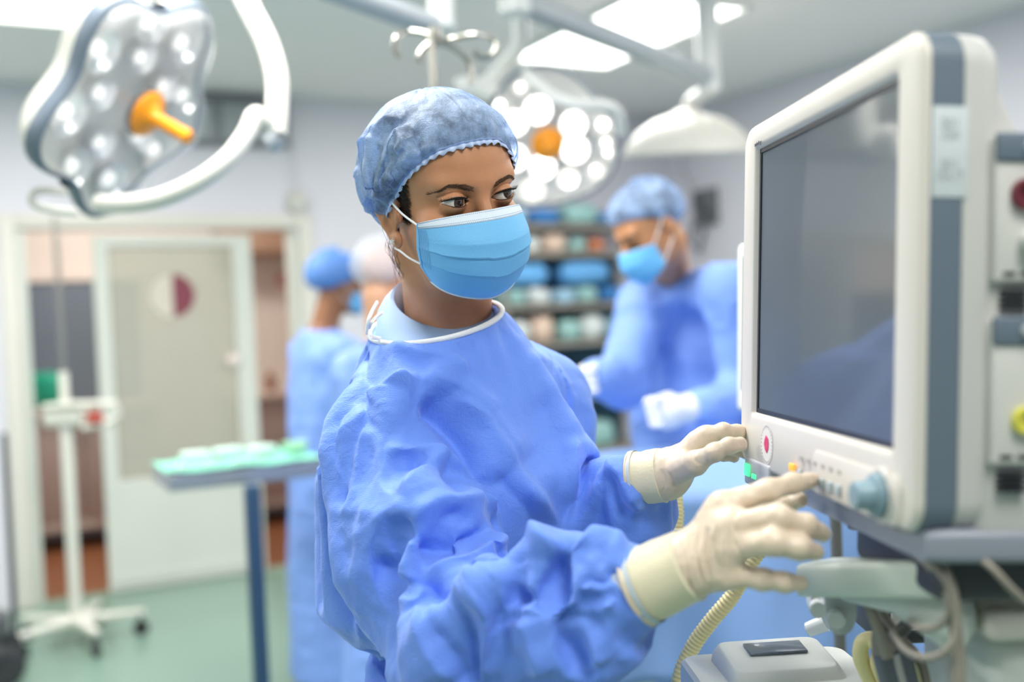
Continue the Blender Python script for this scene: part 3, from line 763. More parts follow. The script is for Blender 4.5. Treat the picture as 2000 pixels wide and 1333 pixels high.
def drape(V, Fa, frames, bend, s0, s1, grav):
    """let the loose cloth settle over the body so that it folds as cloth does"""
    Vi, Fi = mesh_sdf(gown_inner, [np.arange(-.34, .31, .010), np.arange(.85, 1.66, .010), np.arange(.60, 1.52, .010)])
    col = new_obj('inner', Vi, Fi); col.modifiers.new('c', 'COLLISION'); col.collision.thickness_outer = .003; col.collision.cloth_friction = 8
    o = new_obj('cloth', V, Fa); pin = o.vertex_groups.new(name='pin'); shr = o.vertex_groups.new(name='shrink')
    t, ar, al = gown_groups(V); h = (V - COLL_C) @ COLL_N
    def wd(W, E, r):
        u = (W - E) / np.linalg.norm(W - E); return np.clip(((V - W) @ u + .036) / .016, 0, 1) * (np.linalg.norm(V - W, axis=1) < r)
    w = np.maximum.reduce([np.clip(1 - (-h - .004) / .022, 0, 1), wd(WR, ER, .09), wd(WL, EL_, .08), np.clip((.80 - V[:, 2]) / .05, 0, 1), .9 * np.clip(1 - np.abs(V[:, 2] - 1.115) / .012, 0, 1) * (t < np.minimum(ar, al))])
    sw = np.clip((t - np.minimum(ar, al)) / .03 + .3, 0, 1)
    for grp, val in ((pin, w), (shr, sw)):
        q = np.round(val * 20) / 20
        for k in np.unique(q):
            if k > 0: grp.add(np.flatnonzero(q == k).tolist(), float(k), 'REPLACE')
    c = o.modifiers.new('cloth', 'CLOTH'); st = c.settings
    st.quality = 6; st.mass = .15; st.tension_stiffness = 14; st.compression_stiffness = 14; st.shear_stiffness = 8; st.bending_stiffness = bend
    st.tension_damping = 6; st.compression_damping = 6; st.shear_damping = 6; st.bending_damping = .5; st.air_damping = 2
    st.vertex_group_mass = 'pin'; st.pin_stiffness = 1; st.vertex_group_shrink = 'shrink'; st.shrink_min = s0; st.shrink_max = s1; st.effector_weights.gravity = grav
    c.collision_settings.distance_min = .002; c.collision_settings.collision_quality = 2; c.point_cache.frame_start = 1; c.point_cache.frame_end = frames + 5
    for f in range(1, frames + 1): SC.frame_set(f)
    ev = o.evaluated_get(bpy.context.evaluated_depsgraph_get()); co = np.empty(len(V) * 3, np.float32); ev.data.vertices.foreach_get('co', co)
    bpy.data.objects.remove(o); bpy.data.objects.remove(col); SC.frame_set(1)
    co = co.reshape(-1, 3).astype(float)
    return co if np.isfinite(co).all() and np.abs(co - V).max() < .5 else V
def subdivide(V, Fa, it=1):
    o = new_obj('tmp', V, Fa); m = o.modifiers.new('s', 'SUBSURF'); m.levels = it; ev = o.evaluated_get(bpy.context.evaluated_depsgraph_get()).data
    co = np.empty(len(ev.vertices) * 3, np.float32); ev.vertices.foreach_get('co', co); f = np.empty(len(ev.loops), np.int32); ev.loops.foreach_get('vertex_index', f)
    co = co.reshape(-1, 3).astype(float); f = f.reshape(-1, 4).copy(); bpy.data.objects.remove(o); return co, f
V = drape(V, Fa, 28, 90.0, -.08, -.24, .5)
V, Fa = subdivide(V, Fa, 1)
t, ar, al = gown_groups(V); lab = np.argmin(np.stack([t, ar, al]), 0)
def c2(*p): return [(560 + .58 * x, 560 + .58 * y) for x, y in p]
# group, kind, height mm, width on one side px, width on the other px, points (traced creases)
FOLDS = [
 (0, -16, 26, 20, c2((430, 395), (510, 450), (585, 550), (620, 640), (640, 720))),
 (0, 9, 16, 34, c2((520, 375), (630, 425), (695, 510), (760, 615), (820, 700), (890, 775))),
 (0, 6, 22, 30, c2((440, 300), (560, 330), (660, 400), (740, 500), (800, 600))),
 (0, 6, 9, 30, c2((975, 490), (968, 600), (960, 720), (948, 860))),
 (0, -5, 30, 24, c2((855, 350), (925, 560), (905, 700), (860, 760))),
 (0, 5, 10, 26, c2((790, 650), (870, 735), (915, 830), (940, 890))),
 (0, -5, 16, 20, c2((700, 640), (790, 730), (850, 820))),
 (0, 4, 8, 16, c2((890, 255), (955, 275), (1010, 262))),
 (0, 4, 8, 16, c2((960, 330), (1000, 400), (1030, 500), (1050, 600))),
 (0, 5, 14, 30, c2((820, 200), (900, 290), (980, 400), (1020, 500))),
 (0, -3, 14, 14, c2((1000, 520), (1030, 660), (1050, 800))),
 (0, 3, 10, 20, c2((560, 230), (620, 330), (720, 420))),
 (0, 4, 10, 22, c2((330, 180), (430, 215), (540, 235), (640, 300))),
 (0, -2.2, 4, 7, c2((268, 180), (262, 270), (273, 370), (300, 460), (332, 535))),
 (1, -2.2, 4, 7, c2((268, 180), (262, 270), (273, 370), (300, 460), (332, 535))),
 (1, 7, 8, 24, c2((285, 390), (335, 355), (410, 320), (450, 330))),
 (0, 7, 8, 24, c2((285, 390), (335, 355), (410, 320), (450, 330))),
 (1, -7, 8, 14, c2((300, 455), (243, 545), (222, 660), (206, 775))),
 (1, 5, 6, 22, c2((318, 470), (262, 560), (245, 680), (230, 800))),
 (1, 12, 34, 10, c2((320, 520), (390, 560), (510, 575), (610, 635), (665, 700))),
 (0, 12, 34, 10, c2((320, 520), (390, 560), (510, 575), (610, 635), (665, 700))),
 (1, -9, 14, 18, c2((400, 610), (480, 600), (560, 650), (600, 720))),
 (1, 9, 12, 26, c2((370, 700), (440, 640), (470, 600), (540, 590))),
 (1, -8, 14, 20, c2((380, 760), (400, 850), (330, 960), (300, 900))),
 (1, 9, 22, 10, c2((400, 800), (520, 735), (640, 735), (720, 790), (715, 850))),
 (1, -13, 16, 20, c2((430, 900), (540, 860), (650, 830), (700, 840))),
 (1, 11, 12, 22, c2((445, 975), (560, 940), (650, 900), (735, 800))),
 (1, 9, 10, 20, c2((735, 795), (800, 840), (880, 868), (940, 905))),
 (1, 12, 12, 26, c2((380, 1000), (400, 900), (430, 840))),
 (1, -8, 14, 14, c2((470, 990), (520, 1060), (545, 1085), (620, 1040), (690, 930))),
 (1, 9, 10, 18, c2((520, 1075), (540, 1130), (620, 1075), (690, 980), (730, 900))),
 (1, 12, 12, 34, c2((700, 940), (685, 1050), (692, 1180), (705, 1330))),
 (1, -10, 18, 18, c2((640, 1060), (640, 1180), (655, 1320))),
 (1, 7, 10, 18, c2((750, 950), (750, 1030), (800, 1085), (830, 1060))),
 (1, -8, 14, 18, c2((760, 1085), (850, 1000), (930, 900))),
 (1, 9, 10, 24, c2((830, 870), (900, 905), (880, 960), (800, 1050))),
 (1, 12, 14, 26, c2((1010, 830), (985, 930), (962, 1040), (960, 1110))),
 (1, -10, 16, 16, c2((950, 900), (925, 980), (920, 1080))),
 (1, 8, 10, 20, c2((1000, 830), (1070, 850), (1150, 880))),
 (1, -8, 12, 16, c2((1000, 965), (1060, 1000), (1110, 950))),
 (1, 7, 8, 18, c2((965, 1110), (1040, 1090), (1110, 1060))),
 (1, 8, 10, 26, c2((1110, 990), (1050, 1020), (990, 1010))),
 (1, 8, 12, 30, c2((980, 1120), (1030, 1200), (1060, 1290))),
 (1, -7, 14, 20, c2((900, 1120), (960, 1210), (1010, 1300))),
 (1, 8, 12, 26, c2((450, 1080), (500, 1200), (560, 1320))),
 (1, -7, 16, 20, c2((520, 1150), (580, 1240), (620, 1330))),
 (1, 8, 12, 28, c2((800, 1110), (830, 1220), (870, 1330))),
 (1, 7, 14, 24, c2((360, 1040), (430, 1060), (470, 1010))),
 (0, 8, 10, 26, c2((240, 640), (210, 780), (240, 900), (300, 1000), (340, 1060))),
 (0, -8, 14, 20, c2((180, 700), (190, 850), (230, 960), (300, 1030))),
 (0, 8, 8, 20, c2((225, 1130), (300, 1130), (385, 1120))),
 (0, -10, 14, 12, c2((230, 1095), (290, 1060), (330, 1040))),
 (0, 8, 10, 20, c2((290, 1330), (330, 1230), (380, 1170), (430, 1160))),
 (0, -7, 10, 14, c2((340, 1330), (370, 1250), (420, 1200))),
 (0, 7, 10, 20, c2((400, 1330), (420, 1250), (460, 1210))),
 (2, 9, 10, 24, c2((1095, 600), (1130, 640), (1160, 700), (1200, 760))),
 (2, -8, 14, 14, c2((1110, 640), (1120, 720), (1160, 780))),
 (2, 7, 8, 18, c2((1150, 580), (1160, 640), (1200, 720))),
]
FR = frame(WR - ER)
def fold_field(V, Fa, lab):
    N = vnormals(V, Fa); view = CC - V; view /= np.linalg.norm(view, axis=1)[:, None]; face = np.clip(((N * view).sum(1) + .05) / .3, 0, 1)
    q = proj(V); D = np.zeros(len(V))
    T3 = np.stack(gown_groups(V)); SW = []
    for k in range(3):
        oth = np.minimum.reduce([T3[j] for j in range(3) if j != k]); SW.append(np.clip((oth - T3[k]) / .016 + .5, 0, 1))
    for gr, h, wl, wr, L in FOLDS:
        sw_ = np.where(q[:, 0] < 800, np.maximum(SW[0], SW[1]), SW[gr]) if gr == 1 else SW[gr]
        P0 = np.array(L); pad = 5 * max(wl, wr)
        m = (sw_ > 0) & (face > 0) & (q[:, 0] > P0[:, 0].min() - pad) & (q[:, 0] < P0[:, 0].max() + pad) & (q[:, 1] > P0[:, 1].min() - pad) & (q[:, 1] < P0[:, 1].max() + pad)
        if not m.any(): continue
        d, t = polyline_sd(q[m], L); w = np.where(d < 0, wl, wr); x = np.abs(d) / w
        endd = np.clip(np.minimum(t, 1 - t) / .16, 0, 1); prof = np.exp(-np.sqrt(x * x + .05) + .22)
        D[m] += 1.5 * h * .001 * prof * (endd * endd * (3 - 2 * endd)) * face[m] * sw_[m]
    return D, N
D, N = fold_field(V, Fa, lab)
# crumple: ridged noise, finer on the sleeves
def ridged(P, s, seed):
    return .42 - np.abs(grad_noise(P * s, seed))
w_arm = np.where(lab == 0, .45, 1.0); calm = np.clip((proj(V)[:, 1] - 700) / 200, .25, 1) * np.where(lab == 0, .55, 1)
Pw = V + .012 * np.stack([grad_noise(V * 22, 3 + i) for i in range(3)], 1)
def worley(P, cell, seed):
    '''distance to the nearest of a jittered lattice of points: sharp crests where cells meet'''
    r = np.random.default_rng(seed); Q = P / cell; i0 = np.floor(Q.min(0)).astype(int) - 1; n = np.ceil(Q.max(0)).astype(int) + 2 - i0
    J = r.random((*n, 3)); b = np.floor(Q).astype(int) - i0; best = np.full(len(P), 9.0)
    for dx in (-1, 0, 1):
        for dy in (-1, 0, 1):
            for dz in (-1, 0, 1):
                c = np.clip(b + [dx, dy, dz], 0, n - 1); best = np.minimum(best, ((c + i0 + J[c[:, 0], c[:, 1], c[:, 2]] - Q) ** 2).sum(1))
    return np.sqrt(best)
def squash(P, ax, k): ax = ax / np.linalg.norm(ax); return P + (P @ ax)[:, None] * ax * (k - 1)
# crumpled facets: folded triangle waves in many directions, each fading in and out
def facets(P, lam, seed, n, slope, bias=None):
    r = np.random.default_rng(seed); out = np.zeros(len(P))
    for k in range(n):
        d = r.normal(size=3)
        if bias is not None: d = d + bias * r.choice([-1, 1]) * 1.2
        d /= np.linalg.norm(d); l_ = lam * r.uniform(.6, 1.5); x = P @ d / l_ + r.random() + .35 * grad_noise(P * .9 / l_, seed + k)
        tri = np.abs((x % 1) - .5) * 2; tri = np.sqrt(tri * tri + .004); out += slope * l_ * .5 * (tri - .5) * np.clip(.5 + 1.3 * grad_noise(P * .7 / l_, 50 + seed + k), 0, 1)
    return out
sl = np.where(lab == 0, .42, 1.0) * np.clip(calm + .25, 0, 1)
D += (facets(V, .14, 3, 4, .20) + facets(V, .07, 7, 5, .12) + facets(V, .030, 9, 4, .08)) * sl + .0007 * ridged(Pw, 60, 5) * calm
V2 = V + N * D[:, None]; V2 = laplace(V2, Fa, 1, .2)
def gown_material():
    m = mat('gown_fabric', '6a92ee', .60, var=.03, vscale=8); N, L, p = nodes_of(m)
    p.inputs['Sheen Weight'].default_value = .22; p.inputs['Specular IOR Level'].default_value = .28
    tc = N.new('ShaderNodeTexCoord'); vo = N.new('ShaderNodeTexVoronoi'); vo.inputs['Scale'].default_value = 560; vo.inputs['Randomness'].default_value = .25
    n2 = N.new('ShaderNodeTexNoise'); n2.inputs['Scale'].default_value = 75; n2.inputs['Detail'].default_value = 4; n2.inputs['Distortion'].default_value = 1.2
    L.new(tc.outputs['Object'], vo.inputs['Vector']); L.new(tc.outputs['Object'], n2.inputs['Vector'])
    ab = N.new('ShaderNodeMath'); ab.operation = 'PINGPONG'; ab.inputs[1].default_value = .5; L.new(n2.outputs['Fac'], ab.inputs[0])
    b1 = N.new('ShaderNodeBump'); b1.inputs['Strength'].default_value = .30; b1.inputs['Distance'].default_value = .0012; L.new(vo.outputs['Distance'], b1.inputs['Height'])
    b2 = N.new('ShaderNodeBump'); b2.inputs['Strength'].default_value = .35; b2.inputs['Distance'].default_value = .004; L.new(ab.outputs[0], b2.inputs['Height']); L.new(b1.outputs[0], b2.inputs['Normal'])
    L.new(b2.outputs[0], p.inputs['Normal'])
    return m
M_gown = gown_material()
gown = new_obj('surgical_gown', V2, Fa, M_gown, nurse); _m = gown.modifiers.new('s', 'SUBSURF'); _m.levels = 0; _m.render_levels = 1
M_white = mat('white_binding', 'f0f1f6', .7, bump=.3, bscale=500)
G().tube([coll(2 * math.pi * k / 80) for k in range(80)], .0034, 10, closed=True).build('collar_binding', M_white, gown)
g = G()
for x0, y0, x1, y1, w in ((716, 650, 736, 592, .006), (722, 640, 745, 612, .005), (718, 655, 742, 662, .005)):
    P = catmull([at(x0, y0, 1.235), at((x0 + x1) / 2 - 5, (y0 + y1) / 2, 1.225), at(x1, y1, 1.24)], 6)
    g.loft([[p + np.array([w * math.cos(a) * .35, .002 * math.sin(a), w * .5 * math.sin(a)]) for a in [2 * math.pi * k / 10 for k in range(10)]] for p in P])
g.build('neck_tie', M_white, gown)
# scrub top showing inside the collar
M_scrub = mat('scrub_fabric', 'a3bfe8', .75, var=.03, bump=.25, bscale=900)
lp = []
for r_, up in ((.080, -.03), (.077, -.006), (.073, .006), (.068, .014), (.061, .0195), (.0585, .018), (.0575, .0)):
    cc_ = COLL_C + (hw(9, -37, -158) - COLL_C) * np.clip((.078 - r_) / .02, 0, 1); cc_ = cc_ - COLL_N * ((cc_ - COLL_C) @ COLL_N)
    lp.append([cc_ + COLL_U * r_ * math.cos(a) * .97 + COLL_V * r_ * math.sin(a) * .97 + COLL_N * (up + (-.004 + .024 * math.cos(a - 2.75) if up > 0 else 0)) for a in [2 * math.pi * k / 64 for k in range(64)]])
G().loft(lp, cap=False).build('scrub_collar', M_scrub, nurse)
# legs' trousers and clogs, below the frame
for s in (-1, 1):
    G().loft([[bw(s * .10 + .085 * math.cos(a) * r_, .0 + .085 * math.sin(a) * r_, z) for a in [2 * math.pi * k / 20 for k in range(20)]] for z, r_ in ((.45, 1.0), (.25, .95), (.09, .98))]).build('trouser_leg', M_scrub, nurse)
    g = G(); g.loft([[bw(s * .10 + w * math.cos(a), .03 + l * math.sin(a), z) for a in [2 * math.pi * k / 24 for k in range(24)]] for z, w, l in ((0, .042, .115), (.02, .045, .12), (.05, .043, .11), (.085, .03, .06))]); g.build('clog', mat('clog_white', 'e6e6e6', .4), nurse)
# ------------------------------------------------------------------ her gloved hands
def hand_mesh(spec, wrist, rim, rim_r, name, parent, material, res=.0011, creases=()):
    """spec: list of fingers, each [(x, y, depth, radius mm) ...] from knuckle to tip"""
    FG = [[(at(x, y, d), r * .001) for x, y, d, r in f] for f in spec]
    W = at(*wrist[:3]); wr = wrist[3] * .001
    def fn(P):
        f = np.full(len(P), 1.0)
        palm = None
        for i, fg in enumerate(FG):
            a = rc(P, W, fg[0][0], wr * (.72 if i else .62), fg[0][1] * 1.18)
            palm = a if palm is None else smin(palm, a, .012)
        kn = [fg[0][0] for fg in FG[1:]]
        for a, b in zip(kn[:-1], kn[1:]): palm = smin(palm, rc(P, a * .86 + W * .14, b * .86 + W * .14, .0115, .0115), .010)
        f = palm
        for i, fg in enumerate(FG):
            c = None
            for (a, ra), (b, rb) in zip(fg[:-1], fg[1:]):
                s = rc(P, a, b, ra, rb); c = s if c is None else smin(c, s, .0035)
            for (a, ra) in fg[1:-1]: c = smin(c, np.linalg.norm(P - a, axis=1) - ra * 1.03, .004)
            f = smin(f, c, .0055)
        ax_ = W - RM_; L_ = np.linalg.norm(ax_)
        f = smin(f, rc(P, RM_, W, rim_r * .001, wr * 1.02), .014)
        cut = (P - RM_) @ (ax_ / L_)
        return smax(f, -cut, .001)
    RM_ = at(*rim)
    pts = np.array([p for fg in FG for p, _ in fg] + [W, RM_]); lo, hi = pts.min(0) - .05, pts.max(0) + .05
    V, Fa = mesh_sdf(fn, [np.arange(l, h, res) for l, h in zip(lo, hi)])
    N = vnormals(V, Fa); q = proj(V); D = np.zeros(len(V)); view = CC - V; view /= np.linalg.norm(view, axis=1)[:, None]; face = np.clip((N * view).sum(1) / .3, 0, 1)
    for h, w, L in creases:
        d, t = polyline_sd(q, L); e = np.clip(np.minimum(t, 1 - t) / .2, 0, 1); D += h * .001 * np.exp(-(d / w) ** 2) * e * face
    D += .0007 * (.4 - np.abs(grad_noise(V * 70, 4))) + .0004 * grad_noise(V * 160, 6)
    V = V + N * D[:, None]
    o = new_obj(name, V, Fa, material, parent)
    return o, RM_, (W - RM_) / np.linalg.norm(W - RM_)
M_glove = mat('latex_glove', 'dbc9b4', .38, var=.04, vscale=40, sss=.15, bump=.12, bscale=260)
def c3(*p): return [(1150 + .4148 * x, 780 + .4148 * y) for x, y in p]
gl, rm, ra = hand_mesh([
    [(1425, 1045, .965, 10.5), (1490, 1003, .972, 9.0), (1537, 985, .965, 8.2), (1562, 977, .957, 7.2)],      # thumb, behind
    [(1412, 987, .915, 10.4), (1500, 959, .912, 9.3), (1550, 945, .924, 8.3), (1585, 938, .938, 6.9)],
    [(1434, 1024, .897, 11.0), (1520, 1012, .880, 10.3), (1572, 1027, .885, 9.2), (1606, 1043, .893, 7.6)],
    [(1434, 1070, .893, 10.8), (1508, 1060, .870, 10.4), (1560, 1070, .870, 9.4), (1591, 1078, .876, 7.6)],
    [(1424, 1124, .895, 9.6), (1488, 1132, .886, 8.6), (1532, 1138, .884, 7.8), (1563, 1140, .886, 6.4)]],
    (1338, 1108, .918, 26), (1249, 1147, .935), 33, 'glove', nurse, M_glove,
    creases=[(-2.2, 3, c3((520, 600), (505, 700), (520, 800), (540, 880))), (-2.0, 3, c3((560, 590), (548, 720), (570, 860))), (-2.0, 3, c3((470, 640), (455, 740), (470, 860), (500, 920))),
             (-1.6, 3, c3((610, 580), (590, 700), (605, 800))), (1.0, 5, c3((540, 640), (525, 740), (545, 840))), (-1.2, 4, c3((700, 520), (680, 580), (700, 640))), (-1.2, 4, c3((690, 660), (700, 700), (740, 770))),
             (.9, 4, c3((640, 620), (630, 720), (640, 800))), (-.8, 3, c3((440, 640), (430, 760), (450, 900)))])
g = G(); R = frame(ra)
g.tube([rm + R[:, 0] * .0335 * math.cos(a) + R[:, 1] * .0335 * math.sin(a) for a in [2 * math.pi * k / 48 for k in range(48)]], .0022, 8, closed=True)
g.build('rolled_rim', M_glove, gl)
M_cuff = mat('latex_cuff', 'e3d9bc', .42, var=.03, bump=.2, bscale=300)
def cuff(rm_, ra_, W_, r0, r1, par, band):
    R = frame(ra_); L_ = np.linalg.norm(W_ - rm_); lps = []
    for t, r_ in ((0, r0), (.04, r0 + .0006), (.10, r0), (.35, r0 - .0012), (.6, r0 * .5 + r1 * .5), (.85, r1 + .0008), (1.0, r1 + .0012), (1.04, r1 - .001)):
        lps.append([rm_ + ra_ * L_ * t + (R[:, 0] * math.cos(a) + R[:, 1] * math.sin(a)) * (r_ + .0006 * math.sin(5 * a + 9 * t)) for a in [2 * math.pi * k / 48 for k in range(48)]])
    G().loft(lps, cap=False).build('glove_cuff', M_cuff, par)
    G().loft([[rm_ + ra_ * L_ * t + (R[:, 0] * math.cos(a) + R[:, 1] * math.sin(a)) * (r0 + .0010) for a in [2 * math.pi * k / 48 for k in range(48)]] for t in (band, band + .10)], cap=False).build('cuff_band', mat('cuff_band', 'c2ccd6', .6), par)
cuff(rm, ra, at(1345, 1106, .918), .0338, .0300, gl, .07)
M_knit = mat('knit_cuff', 'c3d1e6', .9, bump=.5, bscale=400)
G().loft([[rm - ra * z + (R[:, 0] * math.cos(a) + R[:, 1] * math.sin(a)) * r_ for a in [2 * math.pi * k / 40 for k in range(40)]] for z, r_ in ((-.004, .0325), (.010, .031), (.022, .027))], cap=False).build('knit_cuff', M_knit, gown)
gl2, rm2, ra2 = hand_mesh([
    [(1358, 905, 1.125, 11), (1396, 884, 1.108, 8.8), (1424, 872, 1.108, 7.9), (1446, 868, 1.115, 7.2)],
    [(1378, 854, 1.160, 10.2), (1412, 844, 1.155, 9.0), (1440, 846, 1.165, 8.2), (1460, 856, 1.19, 7)],
    [(1374, 864, 1.185, 10.0), (1410, 856, 1.195, 9.0), (1440, 862, 1.205, 8.0), (1462, 872, 1.205, 7)],
    [(1372, 880, 1.205, 9.6), (1406, 872, 1.22, 8.6), (1436, 877, 1.23, 7.8), (1458, 886, 1.225, 6.8)],
    [(1364, 898, 1.215, 8.8), (1392, 888, 1.235, 7.6), (1414, 889, 1.245, 6.8), (1434, 894, 1.245, 6)]],
    (1300, 928, 1.175, 25), (1238, 936, 1.19), 29, 'glove', nurse, M_glove, creases=[(-1.2, 3, c3((370, 340), (400, 390), (390, 430))), (-1, 3, c3((340, 330), (360, 400), (340, 450))), (-1, 3, c3((480, 240), (500, 290), (540, 310)))])
g = G(); R = frame(ra2)
g.tube([rm2 + R[:, 0] * .0295 * math.cos(a) + R[:, 1] * .0295 * math.sin(a) for a in [2 * math.pi * k / 40 for k in range(40)]], .0016, 8, closed=True)
g.build('rolled_rim', M_glove, gl2)
cuff(rm2, ra2, at(1295, 930, 1.178), .0300, .0288, gl2, .07)
G().loft([[rm2 - ra2 * z + (R[:, 0] * math.cos(a) + R[:, 1] * math.sin(a)) * r_ for a in [2 * math.pi * k / 40 for k in range(40)]] for z, r_ in ((-.004, .0285), (.004, .025), (.010, .021))], cap=False).build('knit_cuff', M_knit, gown)
# ------------------------------------------------------------------ the large patient monitor
MO = np.array([0.27139, 0.96873, 1.50830])
MR = np.array([[0.0815, 0.9952, 0.0534], [-0.9967, 0.0811, 0.0088], [0.0044, -0.0539, 0.9985]])   # columns: far to near, into the case, up
MR[:, 0] /= np.linalg.norm(MR[:, 0]); MR[:, 1] -= MR[:, 0] * (MR[:, 0] @ MR[:, 1]); MR[:, 1] /= np.linalg.norm(MR[:, 1]); MR[:, 2] = np.cross(MR[:, 0], MR[:, 1])
def mloc(px, py, y=0.0):                      # monitor coordinates of the spot a pixel sees on the plane y
    d = at(px, py, 1) - CC; o = MO + MR[:, 1] * y; t = ((o - CC) @ MR[:, 1]) / (d @ MR[:, 1]); q = (CC + d * t - MO) @ MR; return q[0], q[2]
MW, MH = .425, .361
mon = empty('patient_monitor', mw=Matrix(mat4(MR, MO).tolist()))
tag(mon, 'large cream patient monitor with grey glossy screen, close at the right', 'monitor')
M_cream = mat('monitor_cream', 'd6cfc6', .40, var=.015, bump=.05, bscale=1500); M_slate = mat('monitor_slate', '64717f', .42, var=.02)
M_lgrey = mat('monitor_grey', 'c3c2bf', .42, var=.02); M_base = mat('monitor_base', '8a909c', .4, var=.02); M_dark = mat('dark_plastic', '24262c', .4)
def ring_loops(w, h, r, cx=0, cz=0, y=0, n=8): return [np.array([cx + u, y, cz + v]) for u, v in rrect(w, h, r, n)]
# bezel: rounded frame with a stepped opening
sx0, sx1, sz0, sz1 = -.1700, .1677, -.1232, .1543; scx, scz, sw, sh = (sx0 + sx1) / 2, (sz0 + sz1) / 2, sx1 - sx0, sz1 - sz0
lo = [ring_loops(MW - .004, MH - .004, .022, y=.030), ring_loops(MW, MH, .024, y=.024), ring_loops(MW, MH, .024, y=.005), ring_loops(MW - .003, MH - .003, .0225, y=.0015), ring_loops(MW - .010, MH - .010, .019, y=0)]
lo += [ring_loops(sw + .012, sh + .012, .006, scx, scz, 0), ring_loops(sw + .006, sh + .006, .004, scx, scz, .0012), ring_loops(sw, sh, .002, scx, scz, .0062)]
G().loft(lo, cap=False).build('bezel', M_cream, mon, sharp=50)
M_scr = mat('screen_glass', 'bcc1c6', .08, var=.01, spec=1.0, coat=1.0); M_scr.node_tree.nodes['Principled BSDF'].inputs['IOR'].default_value = 2.6  # pale base colour stands in for haze of reflected light on dark glass
scr = G().add(ring_loops(sw, sh, .002, scx, scz, .0060), [tuple(range(36))]).build('screen', M_scr, mon, smooth=False)
bz = G(); g4 = .0042
for c, d in (((scx, .0055, sz1 - g4 / 2), (sw, .0015, g4)), ((scx, .0055, sz0 + g4 / 2), (sw, .0015, g4)), ((sx0 + g4 / 2, .0055, scz), (g4, .0015, sh)), ((sx1 - g4 / 2, .0055, scz), (g4, .0015, sh))): bz.box(c, d)
bz.build('screen_gasket', M_dark, scr, smooth=False)
# case behind the bezel: slate band, grey shell, back housing
def band(name, y0, y1, m, ins0, ins1, rad):
    G().loft([ring_loops(MW - ins0, MH - ins0, rad, y=y0), ring_loops(MW - ins0, MH - ins0, rad, y=y0 + .002), ring_loops(MW - ins1, MH - ins1, rad, y=y1 - .002), ring_loops(MW - ins1 - .004, MH - ins1 - .004, rad, y=y1)]).build(name, m, mon)
band('side_band', .006, .0305, M_slate, -.0015, -.0015, .025); G().loft([ring_loops(MW - i_, MH - i_, .026 - i_ * .2, y=y_) for y_, i_ in ((.030, .0), (.042, .0), (.050, .003), (.056, .010), (.060, .020), (.063, .036))]).build('rear_shell', M_lgrey, mon, sharp=60)
G().loft([[np.array([x_, y_, MH / 2 + dz_]) for x_, dz_ in ((-MW / 2 + .022, -.004), (-MW / 2 + .024, h_), (MW / 2 - .024, h_), (MW / 2 - .022, -.004))] for y_, h_ in ((.0015, -.001), (.005, .0016), (.034, .0016), (.044, -.001))]).build('top_trim', M_cream, mon, sharp=60)
G().loft([ring_loops(MW - .02, MH - .03, .03, y=.056, cz=.0), ring_loops(MW - .05, MH - .08, .03, y=.085, cz=-.012), ring_loops(MW - .10, MH - .14, .03, y=.12, cz=-.02)]).build('rear_cover', M_lgrey, mon)
# module rack on the near side
rk = G().box([.03, .107, -.0435], [MW - .062, .125, .285], bev=.012).build('module_rack', M_lgrey, mon)
def module(y, z, name, kind):
    x = MW / 2 + .0035
    md = G().box([x - .012, y, z], [.030, .047, .104], bev=.003).build('parameter_module', mat('module_grey', 'cfcdc9', .4), mon)
    G().box([x + .0025, y, z + .043], [.006, .0475, .0205], bev=.002).build('header', M_slate, md)
    G().lathe([(0, 0), (.005, 0), (.0055, .002), (.0045, .004), (0, .004)], 16, (x + .0052, y, z + .043), frame((1, 0, 0))).build('button', mat('button_pale', 'b9bcc0', .4), md)
    R = frame((1, 0, 0))
    if kind == 'a':
        G().lathe([(0, .001), (.0075, .001), (.008, .006), (.011, .006), (.0115, 0)], 20, (x + .003, y - .002, z + .010), R).build('connector', mat('connector_red', '6b2430', .45), md)
        G().lathe([(0, .016), (.010, .016), (.0125, .012), (.013, 0)], 20, (x + .003, y + .006, z - .022), R, sy=.7).build('plug', mat('plug_white', 'd6d4d0', .4), md)
    else:
        G().lathe([(0, .002), (.0062, .002), (.0065, .006), (.0095, .006), (.010, 0)], 20, (x + .003, y, z - .020), R).build('connector', mat('connector_yellow', 'd5cf52', .4), md)
    for k in (-1, 0, 1): G().box([x + .0032, y + k * .013, z - .046], [.001, .009, .003]).build('port_mark', M_dark, md)
    for k in range(4): G().box([x - .004, y - .006, z - .058 - k * .004], [.014, .020, .0018]).build('vent_slot', M_dark, rk)
for j, y in enumerate((.0745, .125)):
    module(y, .0525, 'upper', 'a' if j == 0 else 'b'); module(y, -.0765, 'lower', 'b' if j == 0 else 'a')
G().loft([ring_loops(MW - .01, .022, .006, y=.010, cz=-MH / 2 - .008), ring_loops(MW + .002, .024, .006, y=.022, cz=-MH / 2 - .007), ring_loops(MW + .004, .024, .006, y=.10, cz=-MH / 2 - .007), ring_loops(MW + .004, .022, .006, y=.17, cz=-MH / 2 - .006)]).build('base_tray', M_base, mon)
